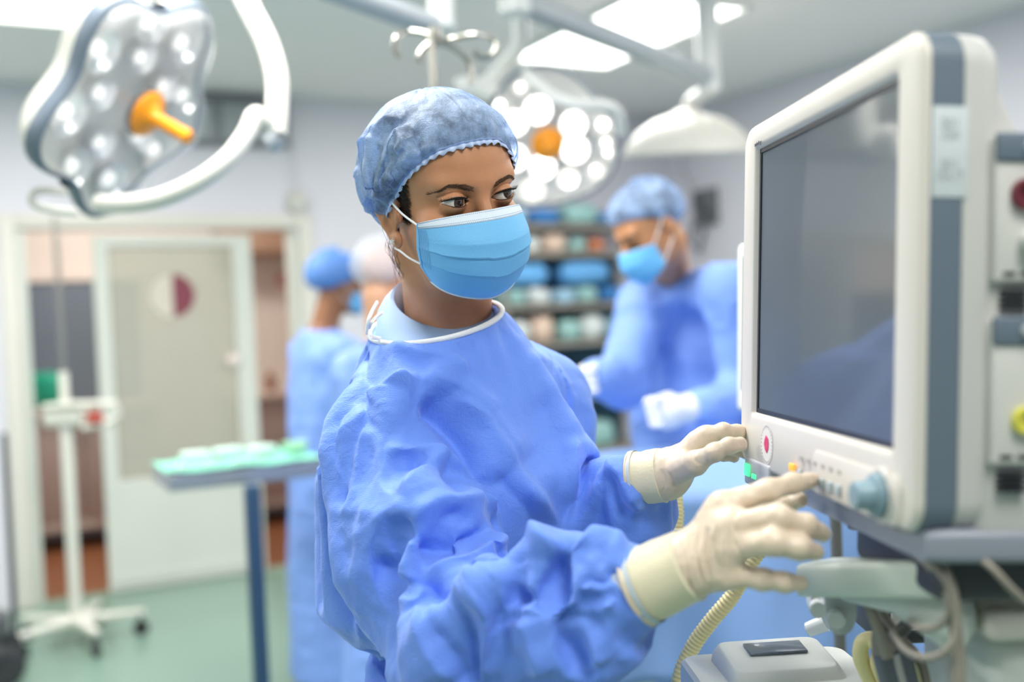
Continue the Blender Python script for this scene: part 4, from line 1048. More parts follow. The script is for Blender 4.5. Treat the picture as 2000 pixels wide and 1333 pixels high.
# label, maker's name, sticker
def facing(px, py, y=-.0004): x, z = mloc(px, py); return np.array([x, y, z])
FRONT = np.stack([[1, 0, 0], [0, 0, 1], [0, -1, 0]], 1).astype(float)
text_obj('lettering', 'mindray', .0068, mat('logo_ink', '6d6f74', .5), mon, mat4(FRONT, facing(1481, 280)))
G().box([MW / 2 + .0008, .0195, .092], [.0012, .026, .064], bev=.0003).build('paper_label', mat('label_paper', 'c9d0d3', .6), mon)
SIDE = np.stack([[0, 1, 0], [0, 0, 1], [1, 0, 0]], 1).astype(float)
for k, z in enumerate((.112, .104, .083, .075)):
    text_obj('label_print', ('S01', '2SII', 'S01', '2SUT')[k], .0095, mat('label_ink', 'a4abb0', .6), mon, mat4(SIDE, [MW / 2 + .0016, .0195, z]))
st = facing(1498, 868); sticker = G().add([st + np.array([.0190 * math.cos(a), 0, .0205 * math.sin(a)]) for a in [2 * math.pi * k / 36 for k in range(36)]], [tuple(range(36))]).build('round_sticker', mat('sticker_white', 'e6e0da', .5), mon, smooth=False)
G().prism([(-.001, .0088), (.005, .0062), (.0072, .001), (.0058, -.0048), (.0015, -.0088), (-.004, -.0056), (-.0068, .0), (-.0054, .0040)], st + np.array([0, -.0002, .0]), (1, 0, 0), (0, 0, 1), (0, -1, 0), .0004).build('emblem', mat('emblem_pink', 'dd3f78', .45), sticker, smooth=False)
g = G()
for k in range(30):
    a = 2 * math.pi * k / 30; g.box(st + np.array([.0165 * math.cos(a), -.0003, .0182 * math.sin(a)]), [.0007, .0004, .0018])
g.build('ring_print', mat('ring_ink', 'c8c2c6', .6), sticker, smooth=False)
# power light panel under the far corner
x0, z0 = mloc(1464, 918); pl = G().box([x0 + .028, .004, z0 - .0015], [.082, .012, .029], bev=.003).build('status_panel', mat('status_grey', 'b3b4bd', .4), mon)
M_led = mat('led_green', '39e27a', .4, emit=1.6)
zl = z0
G().box([x0, -.003, zl], [.0150, .002, .0125], bev=.0005).build('power_button', M_led, pl)
for k in (0, 1): G().box([x0 + .0190 + k * .0072, -.0025, zl - .004], [.0040, .0015, .0046], bev=.0004).build('status_light', M_led, pl)
# control strip with keys and the rotary knob
a, b = np.array(mloc(1553, 912)), np.array(mloc(1738, 985)); zc = -.1600
cp = G().loft([ring_loops(.178, .038, .012, cx=.1000, cz=zc, y=.0), ring_loops(.178, .038, .012, cx=.1000, cz=zc, y=-.001), ring_loops(.174, .034, .011, cx=.1000, cz=zc, y=-.0022)]).build('control_strip', mat('strip_cream', 'd8d1c9', .4), mon)
kx, kz = mloc(1553, 918); G().box([kx, -.003, zc - .004], [.012, .003, .007], bev=.001).build('alarm_key', mat('key_orange', 'ffb341', .4, emit=.35), cp)
for k in range(6):
    G().box([kx + .0195 + k * .0185, -.003, zc - .008], [.010, .003, .009], bev=.001).build('key', mat('key_blue', 'a9b5bd', .45), cp)
    G().box([kx + .0195 + k * .0185, -.0024, zc + .007], [.007, .0006, .004]).build('key_mark', mat('key_ink', 'b9b4b1', .5), cp)
nx, nz = mloc(1728, 968); R = frame((0, -1, 0))
kn = G().lathe([(.0215, 0), (.0215, .002), (.019, .004), (.0172, .003)], 40, (nx, -.001, nz), R).build('knob_ring', mat('ring_grey', 'cdc9c4', .35), mon)
M_knob = mat('knob_teal', '7d97a4', .38)
G().lathe([(.0165, 0), (.0165, .008), (.0150, .0095), (.0120, .0098), (.0112, .012), (.0108, .021), (.0095, .0235), (0, .0238)], 40, (nx, -.001, nz), R).build('knob', M_knob, kn)
G().box([.10, .09, -MH / 2 - .036], [.16, .11, .040], bev=.008).build('mount_bracket', mat('bracket_dark', '3f4145', .45), mon)
G().tube([np.array([.02, .06, -MH / 2 - .03]), np.array([-.02, .05, -MH / 2 - .034]), np.array([-.05, .055, -MH / 2 - .022])], .006, 8).build('underside_cable', M_dark, mon)
# handle ridge inside the rear top
G().tube([np.array([-.10, .062, MH / 2 - .03]), np.array([-.08, .10, MH / 2 - .01]), np.array([.08, .10, MH / 2 - .01]), np.array([.10, .062, MH / 2 - .03])], .010, 10).build('carry_handle', M_lgrey, mon)

# slim second screen behind it
m2o = at(1572, 640, 1.62); n2 = np.array([-.93, -.33, .05]); n2 /= np.linalg.norm(n2); x2 = np.cross(n2, [0, 0, 1]); x2 /= np.linalg.norm(x2); R2 = np.stack([x2, n2, np.cross(x2, n2)], 1)   # its face looks along +y
s2 = empty('slim_monitor', mw=Matrix(mat4(R2, m2o + R2[:, 0] * 0).tolist())); tag(s2, 'slim white flat screen seen edge on behind the large patient monitor', 'monitor')
G().box([0, 0, 0], [.34, .03, .275], bev=.008).build('case', mat('slim_white', 'e4e5e2', .4), s2)
G().box([0, .0155, .008], [.30, .002, .22]).build('screen', mat('slim_screen', '55585c', .1), s2, smooth=False)
G().box([0, -.03, -.05], [.06, .04, .09], bev=.006).build('bracket', M_lgrey, s2)
_p = at(1640, 1240, 1.64); _i = np.linalg.inv(mat4(R2, m2o)); G(_i).tube([m2o + R2[:, 1] * -.045 - R2[:, 2] * .06, np.array([_p[0], _p[1], 1.30]), np.array([_p[0], _p[1], .05])], .009, 12).build('stand_pole', mat('pole_dark', '6f6e68', .4, .5), s2)
G(_i).lathe([(.0, 0), (.15, 0), (.155, .012), (.14, .03), (.02, .05), (0, .05)], 28, (_p[0], _p[1], .001)).build('stand_base', mat('pole_dark', '6f6e68', .4, .5), s2)
# ------------------------------------------------------------------ the trolley under the monitor and what hangs from it
M_arm = mat('arm_greygreen', 'd3dacf', .4, var=.02); M_cab = mat('cabinet_pale', 'd5d8d2', .45, var=.015); M_taupe = mat('cable_taupe', '978f84', .5)
M_yel = mat('hose_yellow', 'efe0a6', .45, var=.04); M_cone = mat('foot_taupe', 'a79c92', .45)
cab0 = at(1985, 1270, .92)
trol = empty('anaesthesia_trolley', (cab0[0] + .02, cab0[1] + .05, 0), 0); tag(trol, 'pale grey trolley cabinet with a side bar carrying the large monitor', 'trolley')
bx, by = trol.location.x, trol.location.y; T0 = mat4(np.eye(3), [-bx, -by, 0])
zt = at(1900, 1228, .86)[2]
g = G(); g.box([.075, -.05, (zt + .09) / 2], [.30, .16, zt - .09], bev=.02); g.build('cabinet', M_cab, trol)
for k in range(3):
    dr_ = G().box([.075, -.133, .30 + .27 * k], [.27, .012, .24], bev=.004).build('drawer', mat('drawer_pale', 'dcded9', .45), trol); G().box([.075, -.144, .34 + .27 * k], [.12, .012, .014], bev=.004).build('drawer_pull', M_lgrey, dr_)
for sx in (-1, 1):
    for sy in (-1, 1):
        c = G(); c.lathe([(.0, -.014), (.040, -.014), (.045, 0), (.040, .014), (0, .014)], 20, (.075 + sx * .12, -.05 + sy * .055, .045), frame((1, 0, 0))); c.box([.075 + sx * .12, -.05 + sy * .055, .08], [.03, .05, .03]); c.build('caster', mat('caster_black', '2c2c2e', .5), trol)
p0 = at(1940, 1185, .86); pd = np.array([p0[0] - bx, p0[1] - by, zt])
G().box([pd[0] + .01, pd[1], zt + .012], [.062, .08, .026], bev=.008).build('mount_plate', M_cream, trol)
top = -MR[2, 0] * 0 + MO[2] - .205
G().lathe([(.034, zt + .022), (.033, zt + .034), (.022, zt + .05), (.016, zt + .075), (.0145, top)], 28, (pd[0], pd[1], 0)).build('mount_neck', M_cone, trol)
_q = at(1775, 1196, 1.14); G(T0).box(_q, [.095, .09, .042], bev=.006).build('accessory_tray', M_dark, trol); G(T0).box(_q + np.array([-.01, -.047, .004]), [.05, .004, .018], bev=.001).build('tray_label', mat('plug_white', 'd6d4d0', .4), trol); G(T0).box(at(1850, 1190, 1.02), [.05, .22, .03], bev=.004).build('tray_rail', M_lgrey, trol)
# side bar under the screen
b0, b1 = at(1590, 1128, .97), at(1870, 1125, .83); u = b1 - b0; L_ = np.linalg.norm(u); R = np.stack([u / L_, np.cross([0, 0, 1], u / L_), [0, 0, 1]], 1)
g = G(mat4(R, (b0 + b1) / 2 - [bx, by, 0])); g.box([0, 0, 0], [L_, .05, .030], bev=.006); g.build('side_bar', M_arm, trol)
q0, q1 = at(1690, 1175, .93), at(1860, 1215, .85)
g = G(T0); g.loft([[p + np.array([0, .02 * math.cos(a), r_ * math.sin(a)]) for a in [2 * math.pi * k / 16 for k in range(16)]] for p, r_ in ((at(1640, 1160, .95), .004), (at(1740, 1165, .90), .014), (at(1830, 1190, .86), .030), (at(1870, 1200, .85), .030), (at(1885, 1195, .85), .020))]); g.build('bar_gusset', M_cab, trol)
def clamp(px, py, d, w, h, label):
    c = at(px, py, d); t = empty('rail_clamp', c); tag(t, label, 'clamp')
    g = G(); g.loft([[np.array([w * u, y, h * v]) for u, v in rrect(1, 1, .42, 6)] for y in (-.008, -.006, .006, .008)]); g.box([0, 0, h * .5], [w * .8, .02, h * .3], bev=.003); g.build('bracket', mat('clamp_grey', 'd6d9dc', .4), t)
    G().lathe([(0, -.006), (.007, -.006), (.008, 0), (.0075, .016), (0, .016)], 16, (-w * .15, -.008, -h * .15), frame((-.3, -1, 0))).build('screw_knob', mat('clamp_knob', 'd9dadb', .35), t)
clamp(1600, 1168, .99, .020, .034, 'small pale clamp with a round screw, left one under the grey bar'); clamp(1637, 1182, .97, .028, .050, 'larger rounded grey clamp hanging under the bar, right of the small clamp')
def cable(name, pts, r, m, label, cat, n=8, group=None, ring=0.0, step=5):
    P = catmull([at(*p) for p in pts], n); rr_ = r
    if ring:
        P = np.array(P); ln = np.r_[0, np.cumsum(np.linalg.norm(np.diff(P, axis=0), axis=1))]; S = np.arange(0, ln[-1], ring / 4); P = np.stack([np.interp(S, ln, P[:, i]) for i in range(3)], 1); rr_ = [r * (1 + .10 * math.cos(2 * math.pi * s / ring)) for s in S]
    o = G().tube(P, rr_, 14 if r > .006 else 10).build(name, m, None, sharp=80); tag(o, label, cat, group); return o
cable('cable', [(1790, 1078, .84), (1825, 1110, .815), (1852, 1160, .80), (1866, 1230, .80), (1872, 1333, .80), (1872, 1500, .81)], .0052, M_taupe, 'thick taupe cable hanging straight down over the pale cabinet edge', 'cable')
cable('cable', [(1778, 1215, .87), (1800, 1228, .82), (1835, 1222, .80), (1856, 1190, .79), (1850, 1140, .79), (1815, 1095, .80)], .0030, M_taupe, 'thin taupe cable making the upper, smaller loop under the monitor', 'cable')
cable('cable', [(1742, 1235, .88), (1768, 1270, .84), (1808, 1286, .81), (1848, 1272, .79), (1868, 1230, .785), (1862, 1150, .785), (1840, 1095, .80)], .0030, M_taupe, 'thin taupe cable making the lower, wider loop under the monitor', 'cable')
cable('cable', [(1905, 1085, .77), (1940, 1112, .76), (1975, 1150, .76), (2010, 1180, .77), (2080, 1230, .79)], .0026, M_taupe, 'thin grey cable crossing in front of the tapered mount foot', 'cable')
cable('cable', [(1688, 1158, .95), (1702, 1195, .93), (1722, 1245, .92), (1733, 1285, .92)], .0052, M_taupe, 'taupe lead running down into the dark grey connector block', 'cable')
cable('cable', [(1700, 1158, .97), (1735, 1215, .955), (1775, 1265, .94), (1800, 1300, .935), (1815, 1360, .93)], .0040, M_taupe, 'taupe lead slanting down to the right, behind the connector block', 'cable')
cable('cable', [(1790, 1205, .93), (1765, 1228, .945), (1735, 1262, .955), (1715, 1285, .96)], .0060, mat('pipe_dark', '77756f', .4), 'short dark pipe leaning across the leads under the bar', 'pipe')
c = at(1752, 1318, .93); R = frame((0, -1, .15)) @ np.array([[math.cos(.18), -math.sin(.18), 0], [math.sin(.18), math.cos(.18), 0], [0, 0, 1]])
cb = empty('connector_block', mw=Matrix(mat4(R, c).tolist())); tag(cb, 'dark grey cable connector block at the lower edge, below the leads', 'connector')
M_blk = mat('block_grey', '6a6f78', .45)
G().box([0, 0, 0], [.030, .042, .022], bev=.004).build('body', M_blk, cb); G().box([0, -.001, .0115], [.006, .040, .002], bev=.0008).build('strip', M_lgrey, cb)
G().lathe([(.011, 0), (.008, .012), (.0055, .02)], 16, (-.006, .02, 0), frame((0, 1, 0), (1, 0, 0))).build('strain_relief', M_taupe, cb)
G().box([-.017, -.012, .0], [.006, .006, .008], bev=.001).build('latch', M_dark, cb)
# yellow breathing tubes
cable('breathing_hose', [(1318, 955, 1.34), (1322, 1000, 1.33), (1322, 1045, 1.32), (1340, 1095, 1.31), (1375, 1150, 1.31)], .0085, M_yel, 'pale corrugated hose standing behind the gloved wrist', 'hose', ring=.0048)
o = cable('breathing_hose', [(1492, 1060, 1.25), (1462, 1108, 1.24), (1430, 1165, 1.24), (1388, 1215, 1.25), (1350, 1270, 1.26), (1325, 1340, 1.26), (1315, 1500, 1.26)], .0088, M_yel, 'long yellow corrugated hose slanting down beside the white device', 'hose', ring=.0050)
g = G(); P = at(1324, 1052, 1.32); g.lathe([(.0092, -.01), (.0112, -.01), (.0112, -.004), (.0096, -.002), (.0096, .004), (.0112, .006), (.0112, .012), (.0092, .012)], 20, P); co = g.build('hose_coupling', mat('coupling_clear', 'cfd6d8', .2, alpha=.75), None); tag(co, 'clear ribbed coupling on the standing corrugated hose', 'coupling')
cable('tubing', [(1700, 1330, 1.06), (1682, 1288, 1.05), (1684, 1258, 1.045), (1702, 1250, 1.04), (1718, 1268, 1.035), (1716, 1300, 1.04), (1735, 1345, 1.05)], .0078, M_yel, 'yellow smooth tubing bent in an arch beside the white device', 'tube')
cable('tubing', [(1762, 1262, 1.0), (1782, 1285, .99), (1798, 1312, .99), (1806, 1350, 1.0)], .0085, M_yel, 'short yellow tubing behind the connector block', 'tube')
P = at(1575, 1232, 1.25); R = frame(np.array([.8, -.3, .4]))
cu = G().lathe([(.006, 0), (.0085, .002), (.0095, .022), (.0102, .022), (.0102, .024), (.0085, .024), (.0078, .004), (0, .004)], 20, P, R).build('plastic_cap', mat('cap_clear', 'e3e8e8', .15, alpha=.8), None); tag(cu, 'small clear plastic cap lying above the white device', 'cap')
# white device with a small display
dv = at(1524, 1300, 1.12); dev = empty('ventilator_unit', (dv[0], dv[1], 0), math.radians(4)); tag(dev, 'white sloped device with a small dark display, at the bottom edge', 'medical device')
zd = at(1520, 1278, 1.14)[2]; M_dev = mat('device_white', 'e6e7e2', .4, var=.01)
g = G(); g.loft([[np.array([x * w, y, z]) for x, y, z in ((-.5, -.10, zd - .42), (.5, -.10, zd - .42), (.5, .10, zd - .42), (-.5, .10, zd - .42))] if False else [np.array([u, v, z]) for u, v in rrect(w, dp, .018, 5)] for z, w, dp in ((zd - .40, .18, .14), (zd - .03, .186, .15), (zd - .016, .184, .148), (zd - .012, .176, .14))]); g.build('body', M_dev, dev)
g = G(); g.loft([[np.array([u, v + dy, z + (v) * .10]) for u, v in rrect(w, dp, .012, 5)] for z, w, dp, dy in ((zd - .020, .124, .096, .01), (zd - .006, .120, .090, .01), (zd + .002, .110, .080, .012), (zd + .003, .104, .076, .012))]); g.build('top_cover', M_dev, dev)
g = G(mat4(np.array([[1, 0, 0], [0, math.cos(.1), -math.sin(.1)], [0, math.sin(.1), math.cos(.1)]]), [.002, .022, zd + .0058])); g.box([0, 0, 0], [.062, .028, .003], bev=.001); dd = g.build('display', mat('lcd_slate', '6d7784', .15), dev)
g = G(); g.box([0, .0, .03], [.20, .24, .06], bev=.01); g.box([0, 0, .3], [.05, .05, zd * .9 - .25]); g.build('stand', M_lgrey, dev)
# ------------------------------------------------------------------ colleagues in the background
def simple_head(c, fwd, up, name, parent, skin, s=1.0):
    pass
M_gown2 = mat('gown_plain', '86a8f0', .6, var=.05, vscale=6, bump=.3, bscale=60)
M_glovew = mat('glove_white', 'eeeef2', .45, var=.02)
def colleague(pos, yaw, head, fwd, up, arms, label, skin, capcol, gown_keys, lean=(0, 0), mask=True, beard=False, fists=(), gmat=None, res=.007, neck_up=0.0, cap_alpha=.25, hands=None, puff=1.0, drop=0.0, capmat=None):
    """pos: feet on the floor; head: between the eyes; arms: [(shoulder, elbow, wrist)] in the world"""
    fwd = np.array(fwd, float); fwd /= np.linalg.norm(fwd); up = np.array(up, float); up -= fwd * (up @ fwd); up /= np.linalg.norm(up); left = np.cross(up, fwd)
    M = np.stack([left, fwd, up], 1); head = np.array(head, float)
    bf = np.array([math.sin(yaw), -math.cos(yaw), 0]); bl = np.array([math.cos(yaw), math.sin(yaw), 0])
    def tb(P):
        q = P - np.array([pos[0], pos[1], 0]); h = np.clip(P[:, 2] - .95, 0, None)
        return np.stack([q @ bl - lean[0] * h, q @ bf - lean[1] * h, P[:, 2]], 1)
    def wb(x, y, z): h = max(0, z - .95); return np.array([pos[0], pos[1], 0]) + bl * (x + lean[0] * h) + bf * (y + lean[1] * h) + np.array([0, 0, z])
    zs = gown_keys[-1][0]
    nk = wb(0, -.01, zs - .01)
    def hd(q):
        f = el(q, (0, -8, 30), (72, 94, 82)); f = smin(f, el(q, (0, 28, -38), (58, 55, 64)), 25); f = smin(f, el(q, (0, 40, -82), (40, 44, 34)), 22); f = smin(f, el(q, (0, 70, -104), (19, 16, 14)), 14)
        for s in (-1, 1): f = smin(f, rc(q, (s * 9, 81, 17), (s * 42, 70, 19), 10, 9), 12)
        for s in (-1, 1): f = smax(f, -el(q, (s * 31, 92, 0), (18, 13, 11)), 10)
        f = smin(f, rc(q, (0, 82, 4), (0, 106, -36), 8, 11), 9)
        for s in (-1, 1):
            f = smin(f, np.linalg.norm(q - np.array([s * 31, 73, 0]), axis=1) - 13, 4)
            f = smin(f, el(q, (s * 74, -18, -10), (6, 15, 30)), 6)
        return f
    def body(P):
        q = (P - head) @ M * 1000.0; f = np.full(len(P), 1.0); m = P[:, 2] > zs - .15
        f[m] = hd(q[m]) * .001
        f = smin(f, rc(P, head + M @ np.array([0, -.025, -.06]), nk - np.array([0, 0, .02]), .055, .060), .025)
        b = tb(P); t = loftd(b, [(k[0], k[1], k[2], max(.03, k[3] - .03), max(.03, k[4] - .03)) for k in gown_keys if k[0] > .8], 2.2)
        f = smin(f, t, .04)
        for S, E, W in arms: f = smin(f, smin(rc(P, S, E, .045, .038), rc(P, E, W, .038, .028), .01), .03)
        for s in (-1, 1): f = smin(f, smin(rc(P, wb(s * .09, 0, .9), wb(s * .10, 0, .48), .075, .05), rc(P, wb(s * .10, 0, .48), wb(s * .10, -.01, .09), .05, .035), .02), .03)
        return f
    pts = np.array([head, nk, wb(.25, .2, 1), wb(-.25, -.2, 1)] + [p for a in arms for p in a]); lo, hi = pts.min(0) - .16, pts.max(0) + .16; lo[2] = .05; hi[2] = head[2] + .13
    ax = [np.arange(lo[0], hi[0], res), np.arange(lo[1], hi[1], res), axis_mix(lo[2], hi[2], zs - .02, hi[2] - .001, .0045, .011)]
    V, Fa = mesh_sdf(body, ax); me = new_obj('person', V, Fa, skin); tag(me, label, 'person')
    def gown(P):
        b = tb(P); t = loftd(b, gown_keys, 2.2)
        for S, E, W in arms:
            a = smin(rc(P, S, E, .068, .068), rc(P, E, W, .066, .046), .04); t = smin(t, a, .045)
            t = smin(t, rc(P, nk - np.array([0, 0, .05]), S, .055, .066), .06)
        return smax(t, (P[:, 2] - zs) , .01)
    lo[2] = gown_keys[0][0] - .03; hi[2] = zs + .05
    V, Fa = mesh_sdf(gown, [np.arange(lo[0], hi[0], res), np.arange(lo[1], hi[1], res), np.arange(lo[2], hi[2], res)])
    N = vnormals(V, Fa); Pn = V * np.array([1, 1, .45]); D = .016 * (.45 - np.abs(grad_noise(Pn * 9 + 2 * pos[0], 2))) + .008 * (.4 - np.abs(grad_noise(V * 17, 4)))
    V = laplace(V + N * D[:, None], Fa, 1, .4); go = new_obj('surgical_gown', V, Fa, gmat or M_gown2, me)
    G().tube([nk + bl * .085 * math.cos(a) + bf * .085 * math.sin(a) + np.array([0, 0, .0 + .012 * -math.sin(a)]) for a in [2 * math.pi * k / 40 for k in range(40)]], .006, 8, closed=True).build('collar_binding', mat('collar_band', 'a9c0ee', .7), go)
    def H(x, y, z): return head + M @ (np.array([x, y, z]) * .001)
    # cap
    vs, fs = [], []; nt, nth = 22, 90
    for i in range(nth):
        th = 2 * math.pi * i / nth; cz = float(np.interp(math.cos(th), [-1, -.4, .2, .7, 1], [-40, -22, 26, 50, 56])) - drop; e = np.array([-math.sin(th) * 70, math.cos(th) * 92, cz - 30]); e /= np.linalg.norm(e); po = np.array([0, -.15, .99])
        w = math.acos(e @ po)
        for j in range(nt + 1):
            t = j / nt; d = (math.sin((1 - t) * w) * e + math.sin(t * w) * po) / math.sin(w); R_ = 1 / math.sqrt(((d / np.array([72, 94, 82])) ** 2).sum())
            pf = 3 + puff * (14 + 12 * max(0, -math.cos(th))) * (1 - math.exp(-t / .12)) * (1 - .3 * t) + (2.0 * math.sin(th * 26) + 1.5 * math.sin(th * 43)) * (math.exp(-t / .4)) * min(1, t / .02)
            vs.append(H(*(np.array([0, -8, 30]) + d * (R_ + pf))))
    for i in range(nth):
        for j in range(nt): a, b = i * (nt + 1), ((i + 1) % nth) * (nt + 1); fs.append((a + j, b + j, b + j + 1, a + j + 1))
    m = capmat or mat('cap_' + capcol, capcol, .6, var=.12, vscale=40, alpha=1 - cap_alpha); cp_ = new_obj('bouffant_cap', vs, np.array(fs), m, me)
    vs, fs = [], []
    for i in range(60):
        th = 2 * math.pi * i / 60; cz = float(np.interp(math.cos(th), [-1, -.4, .2, .7, 1], [-48, -30, 22, 52, 60])); 
        for j in range(11):
            t = j / 10; zz = cz + (110 - cz) * math.sin(t * math.pi / 2); rr2 = math.sqrt(max(0, 1 - ((zz - 30) / 83) ** 2)); vs.append(H(-math.sin(th) * 73.5 * rr2, -8 + math.cos(th) * 95.5 * rr2, zz))
    for i in range(60):
        for j in range(10): a, b = i * 11, ((i + 1) % 60) * 11; fs.append((a + j, b + j, b + j + 1, a + j + 1))
    if cap_alpha < .5: new_obj('hair', vs, np.array(fs), M_hair, me)
    if beard:
        pass
    # mask
    vs = []; nu, nv = 30, 16
    for i in range(nu + 1):
        for j in range(nv + 1):
            u = -1 + 2 * i / nu; v = j / nv; a = abs(u)
            cy = np.interp(v, [0, .3, .6, 1], [108, 126, 122, 92]); cz = np.interp(v, [0, .3, .6, 1], [-16, -45, -82, -122]); sy = 44; sz = np.interp(v, [0, 1], [-32, -92])
            x = 65 * math.copysign(math.sin(a * math.pi / 2) , u); y = cy + (sy - cy) * a ** 1.8; vs.append(H(x, y + 1.6 * math.sin(v * 19), cz + (sz - cz) * a ** 1.5))
    fs = np.array([(i * (nv + 1) + j, (i + 1) * (nv + 1) + j, (i + 1) * (nv + 1) + j + 1, i * (nv + 1) + j + 1) for i in range(nu) for j in range(nv)])
    mk = new_obj('face_mask', vs, fs, mat('mask_plain', '6db9ee', .6, var=.03), me); s_ = mk.modifiers.new('t', 'SOLIDIFY'); s_.thickness = .001
    for s in (-1, 1):
        G().tube([H(*p) for p in catmull([np.array([s * 64, 46, -34]), np.array([s * 73, 16, -8]), np.array([s * 79, -10, 18])], 5)], .0016, 6).build('ear_loop', M_loop, mk)
        G().tube([H(*p) for p in catmull([np.array([s * 64, 46, -88]), np.array([s * 71, 20, -66]), np.array([s * 76, -8, -44])], 5)], .0016, 6).build('ear_loop', M_loop, mk)
        G().tube([H(s * (14 + 5 * k), 92 - k * k * .45, 14 + 4 * math.sin(k * .6)) for k in range(7)], .0022, 6).build('eyebrow', M_brow, me)
        eg = G(); eg.lathe([(.0125 * math.sin(math.pi * k / 12), .0125 * math.cos(math.pi * k / 12)) for k in range(13)], 16, H(s * 31, 73.6, -.5)); eg.build('eyeball', mat('eye_far', '3a2a22', .2), me)
    for kn_, wr_, el__ in fists:                       # closed hand: palm, four curled fingers, thumb across
        u = kn_ - wr_; u /= np.linalg.norm(u); w = np.cross(u, [0, 0, 1]); w /= np.linalg.norm(w); v = np.cross(w, u)
        def fist(P):
            f = smin(rc(P, wr_, kn_ - u * .035, .030, .038), el(P, kn_ - u * .02, (.042, .034, .046), np.stack([u, w, v], 1)), .02)
            for k in range(4):
                b_ = kn_ + v * (.030 - .019 * k) + w * .012; c_ = b_ + u * (.026 - .003 * k) - w * .006; d_ = c_ - w * .030 - u * .006; f = smin(f, smin(rc(P, b_, c_, .0115, .0105), rc(P, c_, d_, .0105, .009), .004), .005)
            f = smin(f, rc(P, kn_ - u * .03 + v * .035, kn_ + u * .018 + v * .034 - w * .025, .0125, .0095), .006)
            return smin(f, rc(P, wr_ + el__ * .045, wr_, .044, .036), .02)
        vs, Fq = mesh_sdf(fist, [np.arange(l, h, .0045) for l, h in zip(np.minimum(kn_, wr_) - .11, np.maximum(kn_, wr_) + .11)]); new_obj('glove', vs, Fq, M_glovew, me)
    for s in (-1, 1):
        g = G(); g.loft([[wb(s * .11 + w * math.cos(a), .03 + l * math.sin(a), z) for a in [2 * math.pi * k / 20 for k in range(20)]] for z, w, l in ((0, .045, .13), (.03, .048, .135), (.06, .045, .12), (.10, .034, .06))]); g.build('shoe', mat('clog_white', 'e6e6e6', .4), me)
    return me
# the man bent over the table
md_ = 2.86
mh = at(1266, 446, md_ - .02); mp_ = at(1362, 700, md_ + .30)
mf = np.array([-.80, -.35, -.50]); mu = np.array([-.42, -.10, .90])
shR, shL = at(1262, 600, 3.10), at(1428, 560, 2.80)
M_skin2 = mat('skin_tan', 'c48a62', .45, var=.08, sss=.1)
keysM = [(.35, 0, 0, .25, .19), (.9, 0, 0, .22, .17), (1.1, 0, 0, .215, .165), (1.35, 0, .0, .21, .15), (1.48, 0, -.01, .17, .115), (1.56, 0, -.02, .10, .085), (1.60, 0, -.02, .080, .078)]
hF = [[(1300, 812, 2.76, 11), (1275, 822, 2.75, 10), (1262, 838, 2.76, 9)],
      [(1292, 783, 2.80, 11.5), (1262, 788, 2.76, 11), (1256, 812, 2.74, 9.5)], [(1296, 790, 2.82, 11.5), (1266, 806, 2.77, 11), (1268, 826, 2.75, 9.5)],
      [(1300, 800, 2.83, 11), (1278, 818, 2.79, 10.5), (1284, 834, 2.77, 9)], [(1306, 810, 2.84, 10), (1292, 828, 2.81, 9.5), (1300, 842, 2.79, 8.5)]]
hB = [[(1160, 742, 2.86, 11), (1150, 755, 2.84, 10), (1146, 768, 2.84, 9)],
      [(1158, 722, 2.88, 11.5), (1146, 736, 2.86, 11), (1143, 752, 2.85, 9.5)], [(1160, 728, 2.90, 11.5), (1150, 745, 2.88, 11), (1148, 760, 2.87, 9.5)],
      [(1163, 735, 2.92, 11), (1155, 752, 2.90, 10.5), (1153, 766, 2.89, 9)], [(1168, 742, 2.93, 10), (1161, 758, 2.91, 9.5), (1160, 770, 2.90, 8.5)]]
man = colleague((mp_[0] + .03, mp_[1] + .12), math.radians(-56), mh, mf, mu, [(shR, at(1215, 745, 3.0), at(1165, 738, 2.88)), (shL, at(1462, 770, 2.86), at(1372, 795, 2.74))],
    'man in blue gown, cap and mask bent over the draped table', M_skin2, '7f9ce0', keysM, lean=(.0, .18), fists=[(at(1288, 806, 2.70), at(1350, 797, 2.73), (lambda v: v / np.linalg.norm(v))(at(1462, 770, 2.86) - at(1372, 795, 2.74))), (at(1152, 742, 2.86), at(1172, 736, 2.90), (lambda v: v / np.linalg.norm(v))(at(1215, 745, 3.0) - at(1165, 738, 2.88)))], cap_alpha=.42, capmat=M_cap, puff=1.1)
